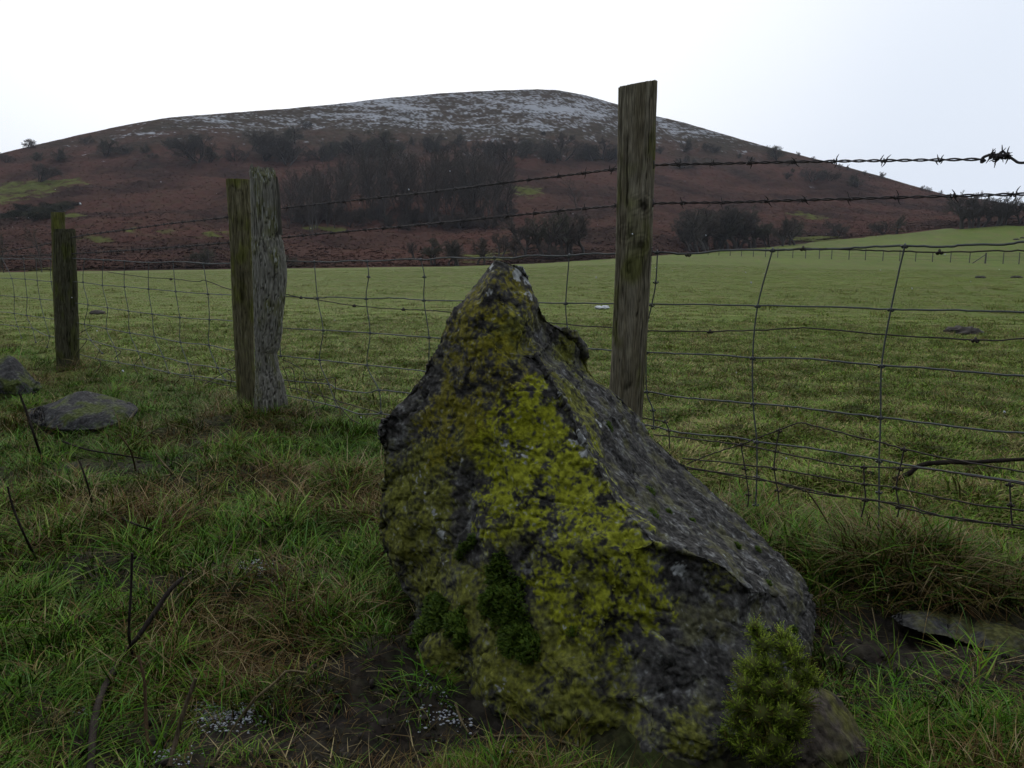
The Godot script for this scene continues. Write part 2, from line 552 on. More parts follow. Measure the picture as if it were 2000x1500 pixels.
func roughen(r: Rock, scale: float, seed_: int) -> void:
	var a := noise("ra", seed_, 4.0 / scale, 3); var b := noise("rb", seed_ + 1, 9.0 / scale, 4); var c := noise("rc", seed_ + 2, 70.0 / scale, 3)
	var pit := noise("rp", seed_ + 3, 22.0 / scale, 1, FastNoiseLite.TYPE_CELLULAR)
	var chip := noise("rq", seed_ + 4, 9.0 / scale, 1, FastNoiseLite.TYPE_CELLULAR)
	chip.cellular_return_type = FastNoiseLite.RETURN_DISTANCE2_SUB
	pit.cellular_return_type = FastNoiseLite.RETURN_DISTANCE
	var peak := -INF
	for q in r.v: peak = maxf(peak, q.y)
	for step in 2:
		var n := r.normals()
		for k in r.v.size():
			var p := r.v[k]
			var q := Vector3(p.x * 0.7 - p.y * 0.4, p.y * 1.25 + p.x * 0.6, p.z)        # grain of the stone runs down to the right
			var h := 0.0
			if step == 0:      # broad hollows, chipped faces
				h = a.get_noise_3dv(p) * 0.007 + minf(chip.get_noise_3dv(q + Vector3.ONE * 0.03 * b.get_noise_3dv(p)) + 0.6, 0.5) * 0.009 - 0.004
			else:              # cracks, pits and grain
				var rid := absf(b.get_noise_3dv(q))
				h = -0.005 * pow(clampf(1.0 - rid * 7.0, 0, 1), 1.5) + b.get_noise_3dv(q * 1.7) * 0.0055 + c.get_noise_3dv(p) * 0.002 + (pit.get_noise_3dv(q) + 0.4) * 0.0035
			r.v[k] = p + n[k] * h * scale * clampf((peak - p.y) / (0.1 * scale), 0.2, 1.0)

func rock_mesh(r: Rock, tint: Callable) -> ArrayMesh:
	var b := MB.new()
	b.v = r.v; b.i = r.i; b.n = r.normals()
	b.c.resize(r.v.size())
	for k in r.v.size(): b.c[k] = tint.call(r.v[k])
	return b.mesh()

var stone_mat: StandardMaterial3D
var spots := []            # lichen and stain patches on the boulder: [centre, radius, kind]
var boulder_v: PackedVector3Array; var boulder_n: PackedVector3Array

func grain(freq: float, sd: int, oct: int, lo: float, hi: float) -> NoiseTexture2D:
	var t := relief(freq, sd, oct)
	t.width = 1024; t.height = 1024
	var g := Gradient.new(); g.set_color(0, lin(lo, lo, lo)); g.set_color(1, lin(hi, hi, hi)); g.set_offset(0, 0.3); g.set_offset(1, 0.68)
	t.color_ramp = g
	return t

func bumps(freq: float, sd: int, strength: float) -> NoiseTexture2D:
	var t := relief(freq, sd, 5)
	t.width = 1024; t.height = 1024; t.as_normal_map = true; t.bump_strength = strength
	return t

func relief(freq: float, sd: int, oct := 4) -> NoiseTexture2D:
	var n := FastNoiseLite.new(); n.seed = sd; n.frequency = freq; n.fractal_octaves = oct
	var t := NoiseTexture2D.new(); t.noise = n; t.width = 512; t.height = 512; t.seamless = true; t.generate_mipmaps = false
	return t

func build_boulder() -> void:
	stone_mat = mat(Color.WHITE, 0.85, true, 0.2)
	stone_mat.uv1_triplanar = true; stone_mat.uv1_world_triplanar = true; stone_mat.uv1_scale = Vector3.ONE * 3.6
	stone_mat.albedo_texture = grain(0.02, 31, 5, 0.42, 1.0)
	stone_mat.normal_enabled = true; stone_mat.normal_texture = bumps(0.025, 32, 6.0); stone_mat.normal_scale = 0.9
	stone_mat.heightmap_enabled = true; stone_mat.heightmap_texture = relief(0.03, 5, 5); stone_mat.heightmap_scale = 0.35
	var S := [[968,502,1.46],[985,506,1.46],[1003,514,1.46],[1022,518,1.47],[1036,545,1.48],[1048,570,1.49],[1062,598,1.5],[1072,622,1.52],[1100,637,1.56],[1130,650,1.6],[1146,672,1.62],[1150,700,1.62],[1157,725,1.62],[1190,752,1.62],[1215,770,1.63],[1245,800,1.64],[1262,830,1.64],[1300,868,1.63],[1335,898,1.62],[1375,935,1.6],[1415,970,1.58],[1450,1003,1.56],[1490,1042,1.53],[1530,1082,1.5],[1568,1118,1.46],[1595,1160,1.42],[1603,1200,1.38],[1598,1245,1.33],[1590,1290,1.27],[1585,1350,1.2],[1570,1420,1.1],[1540,1500,1.02],[1480,1570,0.97],[1400,1600,0.95],[1300,1600,0.95],[1200,1580,0.97],[1130,1540,1.0],[1060,1480,1.05],[990,1430,1.1],[920,1400,1.14],[860,1380,1.18],[810,1350,1.23],[785,1300,1.28],[790,1260,1.32],[806,1215,1.35],[800,1185,1.38],[775,1150,1.4],[750,1100,1.42],[735,1055,1.43],[733,1010,1.43],[737,960,1.44],[742,910,1.44],[740,870,1.45],[736,835,1.45],[750,812,1.46],[775,785,1.46],[800,760,1.46],[822,728,1.46],[835,700,1.46],[852,668,1.46],[858,645,1.46],[870,622,1.46],[888,600,1.46],[905,575,1.46],[928,550,1.46],[948,522,1.46]]
	var I := [[965,540,1.41],[930,600,1.40],[985,600,1.385],[1040,578,1.43],[1030,640,1.37],[960,660,1.36],[890,680,1.40],[1012,690,1.36],
		[1058,630,1.50],[1045,662,1.45],[1080,668,1.53],[1110,700,1.57],[1125,675,1.58],[1068,690,1.47],
		[1055,690,1.36],[1075,725,1.34],[1100,770,1.31],[1130,830,1.27],[1165,900,1.23],[1195,960,1.19],[1240,1010,1.15],[1290,1060,1.12],[1350,1078,1.135],[1420,1105,1.15],[1475,1155,1.16],[1520,1245,1.165],
		[1150,780,1.45],[1220,880,1.42],[1300,970,1.37],[1380,1030,1.34],[1460,1090,1.32],[1530,1160,1.28],[1560,1250,1.23],
		[1000,760,1.31],[900,760,1.37],[830,800,1.42],[960,840,1.30],[870,880,1.36],[800,900,1.41],[1050,850,1.28],[1010,950,1.24],[1100,950,1.22],[912,955,1.325],[888,1050,1.30],[850,1000,1.34],[790,1000,1.38],[770,1080,1.38],[840,1080,1.33],[955,1030,1.24],[1060,1050,1.18],[1150,1050,1.14],[1220,1080,1.11],[1255,1130,1.10],
		[1300,1100,1.128],[1345,1130,1.14],[1290,1180,1.098],[1400,1165,1.14],[1335,1230,1.1],[1400,1240,1.105],[1455,1210,1.135],[1480,1260,1.12],[1360,1100,1.14],[1310,1275,1.06],
		[1250,1220,1.09],[1180,1200,1.09],[1100,1150,1.13],[1000,1150,1.18],[920,1150,1.23],[850,1150,1.30],[860,1215,1.24],[830,1260,1.24],[890,1270,1.20],[905,1330,1.19],[960,1230,1.17],[950,1320,1.13],[1050,1260,1.11],[1030,1380,1.07],[1120,1320,1.05],[1130,1420,1.01],[1192,1255,1.09],[1212,1330,1.065],[1224,1400,1.035],[1165,1290,1.068],[1240,1270,1.065],[1180,1360,1.045],[1250,1360,1.03],[1275,1300,1.05],[1270,1420,0.99],[1380,1330,1.05],[1380,1450,0.97],[1480,1300,1.08],[1470,1420,1.0],[1440,1200,1.13]]
	var B := [[970,620,1.62],[1000,720,1.75],[880,800,1.72],[850,950,1.75],[1000,900,1.85],[1150,950,1.9],[1300,1050,1.88],[1420,1100,1.8],[1200,1200,1.85],[1000,1200,1.75],[860,1150,1.6],[1450,1250,1.65],[1300,1400,1.6],[1050,1350,1.5]]
	var r := rock(S, I, B)
	r.split(0.035)
	r.relax(0.28)
	r.split(0.02)
	var probe := Rock.new(); probe.v = r.v.duplicate(); probe.i = r.i.duplicate()
	r.far_z = -1.66; r.low_y = -0.03
	r.split(0.0043)
	roughen(r, 1.0, 300)
	# where the growths sit: photo position, radius in metres
	for s in [[940,600,0.05,"gold"],[900,640,0.05,"gold"],[960,680,0.055,"gold"],[940,730,0.06,"gold"],[860,770,0.05,"gold"],[920,800,0.07,"gold"],[1000,560,0.035,"gold"],[1000,740,0.06,"gold"],[830,830,0.03,"gold"],[960,620,0.05,"gold"],[880,830,0.05,"gold"],[980,800,0.05,"gold"],
		[1060,870,0.045,"lime"],[1020,920,0.06,"lime"],[970,970,0.045,"lime"],[1100,900,0.05,"lime"],[1140,950,0.045,"lime"],[1160,1010,0.05,"lime"],[1180,1080,0.05,"lime"],[1100,1100,0.045,"lime"],[1200,1140,0.055,"lime"],[1060,1120,0.03,"lime"],[1150,1170,0.05,"lime"],[1230,1110,0.04,"lime"],[1190,1200,0.03,"lime"],[1040,1000,0.035,"lime"],[1075,740,0.02,"lime"],[1040,790,0.03,"lime"],[1090,840,0.03,"lime"],[1030,850,0.03,"lime"],[1000,870,0.03,"lime"],[1120,880,0.03,"lime"],[1160,960,0.03,"lime"],[1200,1040,0.03,"lime"],[1080,800,0.03,"lime"],[1065,760,0.025,"lime"],[1130,1130,0.04,"lime"],[1010,830,0.04,"lime"],[960,900,0.035,"lime"],[1150,740,0.04,"olive"],[1200,800,0.04,"olive"],[1110,700,0.03,"olive"],[1412,1145,0.016,"lime2"],[1400,1110,0.012,"lime2"],
		[790,960,0.07,"olive"],[830,900,0.05,"olive"],[780,1060,0.07,"olive"],[850,980,0.05,"olive"],[830,1130,0.06,"olive"],[900,1200,0.07,"olive"],[960,1270,0.07,"olive"],[870,1290,0.06,"olive"],[1080,1230,0.06,"olive"],[1000,1330,0.06,"olive"],[1100,1380,0.06,"olive"],[1180,1400,0.04,"olive"],[1340,1430,0.03,"olive"],[1120,1280,0.05,"olive"],[1080,1180,0.04,"olive"],[1000,1040,0.04,"olive"],[920,860,0.06,"olive"],[1130,780,0.05,"olive"],[1000,650,0.05,"olive"],[1000,1330,0.04,"lime2"],[1150,1400,0.035,"lime2"],[1060,1310,0.03,"lime2"],[1110,1430,0.03,"lime2"],
		[905,1000,0.018,"bare"],[900,930,0.016,"bare"],[915,1080,0.016,"bare"],[760,840,0.035,"bare"],[800,790,0.02,"bare"],[840,740,0.018,"bare"],[1000,1080,0.012,"bare"],[1060,710,0.02,"bare"],
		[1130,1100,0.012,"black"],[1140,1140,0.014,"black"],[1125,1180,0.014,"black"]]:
		var h := probe.cast(EYE, ray(s[0], s[1]))
		if h != Vector3.INF: spots.append([h, s[2], s[3]])
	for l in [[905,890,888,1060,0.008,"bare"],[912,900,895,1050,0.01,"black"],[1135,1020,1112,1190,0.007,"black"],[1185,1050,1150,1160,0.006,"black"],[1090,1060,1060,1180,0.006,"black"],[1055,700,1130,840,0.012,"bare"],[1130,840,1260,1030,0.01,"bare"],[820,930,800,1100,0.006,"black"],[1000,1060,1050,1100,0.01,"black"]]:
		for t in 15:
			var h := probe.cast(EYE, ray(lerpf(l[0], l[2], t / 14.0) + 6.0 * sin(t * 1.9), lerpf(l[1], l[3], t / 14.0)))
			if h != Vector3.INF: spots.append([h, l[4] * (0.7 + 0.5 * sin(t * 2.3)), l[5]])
	for s in [[813,925,0.009],[810,940,0.006],[828,965,0.007],[860,1045,0.011],[860,1100,0.008],[1020,880,0.012],[1090,770,0.006],[985,865,0.008],[950,870,0.008],[1130,855,0.014],[1140,880,0.01],[970,1350,0.01],[1095,1225,0.008],[1030,545,0.014],[1010,540,0.01],[1040,575,0.012],[955,570,0.006],[1015,610,0.006],[1015,530,0.012],[960,520,0.008],[820,820,0.006],[845,1000,0.005],[895,640,0.006],[900,900,0.005],[1060,860,0.006],[1160,880,0.008],[1175,820,0.01],[880,720,0.005],[800,960,0.005],[1120,960,0.006],[1010,990,0.005],[1330,1110,0.012],[1420,1080,0.008]]:
		var h := probe.cast(EYE, ray(s[0], s[1]))
		if h != Vector3.INF: spots.append([h, s[2], "pale"])
	noise("l1", 41, 45.0, 3); noise("l2", 42, 120.0, 2); noise("l3", 43, 14.0, 2); noise("l4", 44, 24.0, 2)
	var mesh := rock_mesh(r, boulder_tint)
	boulder_v = r.v; boulder_n = r.normals()
	var o := put("boulder", mesh, stone_mat)
	tag(o, "large pointed grey boulder crusted with yellow-green lichen, nearest the camera", "boulder")
	print("boulder tris ", r.i.size() / 3)
	# cushions of moss growing on it
	moss(o, [[980,1130,0.036],[990,1160,0.042],[960,1175,0.03],[1000,1200,0.042],[1010,1240,0.036],[1030,1265,0.026],[975,1100,0.022]], 3600, 0.011, "moss_cushion", "deep green moss cushion on the front of the boulder")
	moss(o, [[860,1200,0.034],[828,1228,0.03],[892,1215,0.026],[845,1190,0.03],[815,1255,0.02],[905,1250,0.016]], 2800, 0.014, "moss_cushion", "moss draped over the boulder's left foot")
	moss(o, [[925,1055,0.013],[910,1070,0.012],[900,1082,0.009]], 420, 0.009, "moss_cushion", "")
	for p in [[1187,835,0.011],[1270,958,0.012],[1278,1005,0.015],[1305,1001,0.006],[1352,1020,0.006],[1440,1066,0.008],[1480,1075,0.007],[1500,1140,0.007],[1550,1230,0.007],[1120,1235,0.01]]:
		moss(o, [p], 200, 0.005, "moss_cushion", "")

func boulder_tint(p: Vector3) -> Color:
	var f: float = nz.l1.get_noise_3dv(p); var g: float = nz.l2.get_noise_3dv(p); var h: float = nz.l3.get_noise_3dv(p); var e: float = nz.l4.get_noise_3dv(p)
	var c := Vector3(0.092, 0.087, 0.08) * (1.0 + 0.6 * f + 0.6 * h + 0.5 * g)
	c = c.lerp(Vector3(0.27, 0.27, 0.265), clampf(1.7 * e + 1.0 * g + 1.0 * f + 0.6 * h - 0.45, 0, 0.6))          # thin grey crust
	c = c.lerp(Vector3(0.13, 0.126, 0.045), clampf(1.6 * h + 0.8 * f + 0.5 * g - 0.15, 0, 0.65))         # greenish film
	var sum := {"gold": 0.0, "lime": 0.0, "lime2": 0.0, "olive": 0.0, "bare": 0.0, "black": 0.0, "pale": 0.0}
	for s in spots:
		var d2: float = p.distance_squared_to(s[0]); var rr: float = s[1]
		if d2 > rr * rr * 4.0: continue
		sum[s[2]] = maxf(sum[s[2]], 2.0 - sqrt(d2) / rr)
	var bare: float = sum.bare
	if sum.olive > 0.0:
		c = c.lerp(Vector3(0.2, 0.206, 0.026) * (1.0 + 0.6 * g + 0.4 * f), clampf(sum.olive * 0.85 + 1.0 * f + 0.8 * g + 0.6 * h - 0.4 - bare * 0.7, 0, 0.75))
	if sum.gold > 0.0:
		c = c.lerp(Vector3(0.215, 0.188, 0.017) * (1.0 + 0.5 * g), clampf((sum.gold * 0.52 + 1.3 * f + 0.9 * h + 0.9 * g - 0.42 - bare * 0.6) * 1.5, 0, 0.75))
	if sum.lime > 0.0:
		c = c.lerp(Vector3(0.32, 0.34, 0.022) * (1.0 + 0.4 * g), clampf((sum.lime * 0.6 + 1.2 * f + 0.7 * h + 0.9 * g - 0.42 - bare * 0.5) * 2.2, 0, 0.88))
	if sum.lime2 > 0.0:
		c = c.lerp(Vector3(0.19, 0.195, 0.03), clampf((sum.lime2 * 0.4 + 1.3 * f + 1.1 * g - 0.4) * 1.8, 0, 0.8))
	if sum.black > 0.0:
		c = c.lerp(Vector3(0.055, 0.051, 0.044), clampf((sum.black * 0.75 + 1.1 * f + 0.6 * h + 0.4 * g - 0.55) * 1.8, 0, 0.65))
	if sum.pale > 0.0 and sum.pale + 0.9 * g + 0.7 * f > 1.1:
		c = Vector3(0.4, 0.41, 0.4) * (1.0 + 0.4 * g)
	if f > 0.42 and g > 0.1: c = c.lerp(Vector3(0.36, 0.37, 0.35), 0.6)
	return Color(maxf(c.x, 0.008), maxf(c.y, 0.008), maxf(c.z, 0.005))

func moss(o: Node3D, blobs: Array, count: int, length: float, called: String, label: String) -> void:
	var centres := []
	for q in blobs:
		var d := ray(q[0], q[1]).normalized()
		var best := -1; var bd := INF
		for k in range(0, boulder_v.size(), 2):
			var w := boulder_v[k] - EYE
			var dd := w.length_squared() - pow(w.dot(d), 2)
			if boulder_n[k].dot(d) < 0.0 and dd < bd and dd < 0.0004: bd = dd; best = k
		if best >= 0: centres.append([boulder_v[best], q[2]])
	if centres.is_empty(): return
	var pool := PackedInt32Array()
	for k in boulder_v.size():
		for c in centres:
			if boulder_v[k].distance_squared_to(c[0]) < c[1] * c[1] * (0.8 + 0.9 * nz.l1.get_noise_3dv(boulder_v[k])): pool.append(k); break
	if pool.is_empty(): return
	var b := MB.new()
	var g := RandomNumberGenerator.new(); g.seed = count + pool.size()
	for k in count:
		var id := pool[g.randi() % pool.size()]
		var n := boulder_n[id]
		var edge := 9.0
		for c in centres: edge = minf(edge, boulder_v[id].distance_to(c[0]) / c[1])
		var thick := length * (1.25 - 0.7 * clampf(edge, 0, 1.2))
		var p := boulder_v[id] + n * thick * g.randf_range(-0.1, 0.5) + Vector3(g.randf_range(-1, 1), g.randf_range(-1, 1), g.randf_range(-1, 1)) * 0.0025
		var dir := (n + Vector3.UP * g.randf_range(-0.5, 0.5) + Vector3(g.randf_range(-1, 1), g.randf_range(-1, 1), g.randf_range(-1, 1)) * 0.7).normalized()
		sprig(b, p, dir, thick * g.randf_range(0.6, 1.15), g, Vector3(0.06, 0.13, 0.008), Vector3(0.15, 0.23, 0.016))
	var m := put(called, b.mesh(), moss_mat(), o)
	m.set_meta("kind", "stuff")
	if label: m.set_meta("label", label)

var mossm: StandardMaterial3D
func moss_mat() -> StandardMaterial3D:
	if mossm == null:
		mossm = mat(Color.WHITE, 0.7, true, 0.3); mossm.backlight_enabled = true; mossm.backlight = Color(0.3, 0.35, 0.1)
	return mossm

func sprig(b: MB, p: Vector3, dir: Vector3, length: float, g: RandomNumberGenerator, dark: Vector3, light: Vector3) -> void:
	# a short shoot with small pointed leaves set round it
	var x := dir.cross(Vector3(0.3, 0.5, 0.8)).normalized(); var y := dir.cross(x)
	var t := dark.lerp(light, g.randf())
	var leaves := 4
	for k in leaves:
		var an := TAU * k / leaves * 1.6 + g.randf()
		var o := x * cos(an) + y * sin(an)
		var f := float(k) / leaves
		var q := p + dir * length * f * 0.7
		var tip := q + (dir * 0.75 + o * 0.6) * length * 0.55
		var sd := dir.cross(o) * length * 0.13
		var nn := (o + dir * 0.6).normalized()
		var s := b.v.size()
		b.v.append(q - sd); b.v.append(q + sd); b.v.append(tip)
		for j in 3:
			b.n.append(nn); b.c.append(Color(t.x, t.y, t.z))
		b.i.append_array(PackedInt32Array([s, s + 1, s + 2]))

func plain_tint(p: Vector3) -> Color:
	var f: float = nz.l1.get_noise_3dv(p * 0.6); var g: float = nz.l2.get_noise_3dv(p * 0.5); var h: float = nz.l3.get_noise_3dv(p * 0.5)
	var c := Vector3(0.058, 0.057, 0.057) * (1.0 + 0.7 * f + 0.4 * h)
	c = c.lerp(Vector3(0.22, 0.22, 0.2), clampf(1.5 * g + h - 0.4, 0, 0.7))
	c = c.lerp(Vector3(0.07, 0.09, 0.015), clampf(2.0 * h + 1.0 * f - 0.1, 0, 0.85))
	return Color(c.x, c.y, c.z)

func slab_tint(p: Vector3) -> Color:
	var f: float = nz.l1.get_noise_3dv(p); var h: float = nz.l3.get_noise_3dv(p)
	var c := Vector3(0.09, 0.088, 0.086) * (1.0 + 0.5 * f + 0.4 * h)
	c = c.lerp(Vector3(0.1, 0.102, 0.022), clampf((p.x - 0.72) * 6.0 + f + h, 0, 0.8))
	return Color(c.x, c.y, c.z)

func mossy_tint(p: Vector3) -> Color:
	var f: float = nz.l1.get_noise_3dv(p); var h: float = nz.l3.get_noise_3dv(p)
	var c := Vector3(0.11, 0.09, 0.07) * (1.0 + 0.5 * f + 0.4 * h)
	c = c.lerp(Vector3(0.13, 0.13, 0.025), clampf(0.6 * f + 1.2 * h + 0.2, 0, 0.8))
	return Color(c.x, c.y, c.z)

func build_stones() -> void:
	var r := rock([[50,800,3.2],[80,792,3.25],[110,783,3.28],[130,770,3.3],[150,763,3.3],[170,761,3.3],[190,766,3.3],[220,774,3.28],[250,783,3.25],[268,792,3.2],[273,800,3.15],[262,815,3.08],[230,828,3.02],[190,840,2.98],[140,845,2.97],[90,840,3.0],[55,820,3.08]],
		[[160,785,3.16],[110,800,3.1],[220,792,3.14],[252,798,3.12],[140,812,3.03],[190,812,3.05]], [[160,800,3.45],[110,805,3.4],[220,805,3.4]])
	r.split(0.06); r.relax(0.25); r.split(0.012); roughen(r, 0.95, 320)
	tag(put("flat_stone", r_mesh(r, plain_tint), stone_mat), "low flat grey stone with moss, lying in grass left of the post pair", "stone")
	r = rock([[-30,740,3.95],[-25,715,4.0],[0,700,4.02],[15,692,4.03],[30,697,4.03],[45,712,4.0],[60,728,4.0],[75,745,3.97],[88,760,3.95],[60,772,3.85],[20,774,3.82],[-20,770,3.85]],
		[[20,715,3.92],[40,745,3.85],[0,740,3.82],[10,755,3.8]], [[15,730,4.2],[40,750,4.15]])
	r.split(0.06); r.relax(0.2); r.split(0.014); roughen(r, 0.9, 340)
	tag(put("pointed_stone", r_mesh(r, plain_tint), stone_mat), "small pointed grey stone at the left edge, before the far fence posts", "stone")
	r = rock([[1735,1215,1.42],[1760,1203,1.44],[1800,1200,1.45],[1850,1203,1.45],[1900,1209,1.44],[1960,1213,1.43],[2030,1218,1.42],[2060,1250,1.38],[2050,1300,1.28],[1990,1302,1.27],[1940,1288,1.29],[1890,1272,1.31],[1850,1258,1.33],[1800,1250,1.35],[1760,1236,1.38]],
		[[1800,1220,1.38],[1870,1228,1.365],[1940,1240,1.34],[2000,1250,1.325]], [[1800,1225,1.5],[1900,1240,1.5],[2000,1260,1.47]])
	r.split(0.03); r.relax(0.3); r.split(0.007); roughen(r, 0.45, 360)
	var slab := put("fallen_slab", r_mesh(r, slab_tint), stone_mat); slab.position.y = 0.012
	tag(slab, "smooth grey-green half-buried stone slab in the grass right of the boulder", "stone")
	r = rock([[1560,1350,1.0],[1600,1335,1.02],[1640,1355,1.03],[1665,1385,1.03],[1690,1420,1.02],[1710,1460,0.99],[1700,1510,0.95],[1640,1540,0.92],[1560,1540,0.91],[1520,1490,0.93],[1520,1420,0.96]],
		[[1600,1390,0.96],[1640,1430,0.95],[1580,1450,0.93],[1640,1490,0.92],[1680,1470,0.94]], [[1610,1430,1.1],[1650,1460,1.08]])
	r.split(0.025); r.relax(0.35); r.split(0.006); roughen(r, 0.6, 380)
	var st := put("mossy_stone", r_mesh(r, mossy_tint), stone_mat)
	tag(st, "small brown stone against the boulder's right foot, behind the feathery moss", "stone")
	# feathery moss growing over the foot of the boulder and this stone
	var g := RandomNumberGenerator.new(); g.seed = 8
	var b := MB.new(); var core := MB.new()
	var lumps := [[1472,1222,1.01,0.006],[1478,1238,1.01,0.009],[1490,1258,1.0,0.012],[1528,1240,1.01,0.009],[1535,1262,1.0,0.013],[1552,1285,0.99,0.013],[1470,1300,0.99,0.016],[1505,1300,0.99,0.014],[1458,1335,0.98,0.016],[1500,1345,0.975,0.02],[1565,1315,0.98,0.013],[1590,1330,0.98,0.009],[1540,1345,0.97,0.018],[1445,1375,0.97,0.015],[1485,1390,0.965,0.022],[1535,1395,0.955,0.022],[1565,1370,0.96,0.014],[1436,1410,0.97,0.01],[1470,1430,0.96,0.017],[1515,1440,0.95,0.02],[1555,1430,0.95,0.015],[1425,1442,0.97,0.007],[1450,1455,0.96,0.011],[1490,1470,0.945,0.016],[1535,1475,0.94,0.016],[1415,1425,0.975,0.005]]
	for l in lumps:
		var c := at(l[0], l[1], l[2]); var rad: float = l[3]
		var sp := SphereMesh.new(); sp.radius = rad * 0.8; sp.height = rad * 1.6; sp.radial_segments = 14; sp.rings = 8
		var arr := sp.get_mesh_arrays(); var s := core.v.size()
		for k in arr[0].size(): core.v.append(c + arr[0][k] * (1.0 + 0.15 * nz.l1.get_noise_3dv(c + arr[0][k]))); core.n.append(arr[1][k])
		for k in arr[12].size(): core.i.append(s + arr[12][k])
		for k in int(330 * pow(rad / 0.02, 1.6)) + 30:
			var n := Vector3(g.randfn(), g.randfn(), g.randfn()).normalized()
			if n.dot(Vector3(0, 0, -1)) > 0.6: continue
			var p := c + n * rad * g.randf_range(0.7, 0.95)
			var dir := (n * 0.9 + Vector3.UP * 0.35 + Vector3(g.randf_range(-1, 1), g.randf_range(-1, 1), g.randf_range(-1, 1)) * 0.4).normalized()
			feather(b, p, (dir + Vector3(0, -0.9, 0) * maxf(0.0, nz.l4.get_noise_3dv(p)) * 0.8).normalized(), g.randf_range(0.006, 0.016), g)
	var mo := base("moss_clump", at(1510, 1480, 0.95))
	var q := put("moss_mat", core.mesh(), mat(lin(0.1, 0.115, 0.02), 0.95), mo); q.position = -mo.position; q.set_meta("kind", "stuff")
	q = put("moss_shoots", b.mesh(), moss_mat(), mo); q.position = -mo.position; q.set_meta("kind", "stuff")
	tag(mo, "bright feathery moss clump at the boulder's lower right corner", "moss")

func feather(b: MB, p: Vector3, dir: Vector3, length: float, g: RandomNumberGenerator) -> void:
	var x := dir.cross(Vector3(0.2, 0.6, 0.7)).normalized(); var y := dir.cross(x)
	var t := Vector3(0.16, 0.25, 0.015).lerp(Vector3(0.46, 0.58, 0.06), pow(g.randf(), 1.4))
	if g.randf() < 0.06 + 0.6 * maxf(0.0, nz.l4.get_noise_3dv(p * 0.7)): t = Vector3(0.17, 0.13, 0.025)
	for k in 9:
		var f := float(k) / 9
		var an := k * 2.4 + g.randf()
		var o := x * cos(an) + y * sin(an)
		var q := p + dir * length * f
		var len2 := length * 0.22 * (1.1 - 0.5 * f)
		var tip := q + (dir * 0.8 + o * 0.6) * len2
		var sd := dir.cross(o) * len2 * 0.28
		var nn := (o + dir * 0.7).normalized()
		var tt := t * (1.0 + 0.5 * f)
		var s := b.v.size()
		b.v.append(q - sd); b.v.append(q + sd); b.v.append(tip)
		for j in 3:
			b.n.append(nn); b.c.append(Color(tt.x, tt.y, tt.z))
		b.i.append_array(PackedInt32Array([s, s + 1, s + 2]))

func r_mesh(r: Rock, t: Callable) -> ArrayMesh:
	return rock_mesh(r, t)

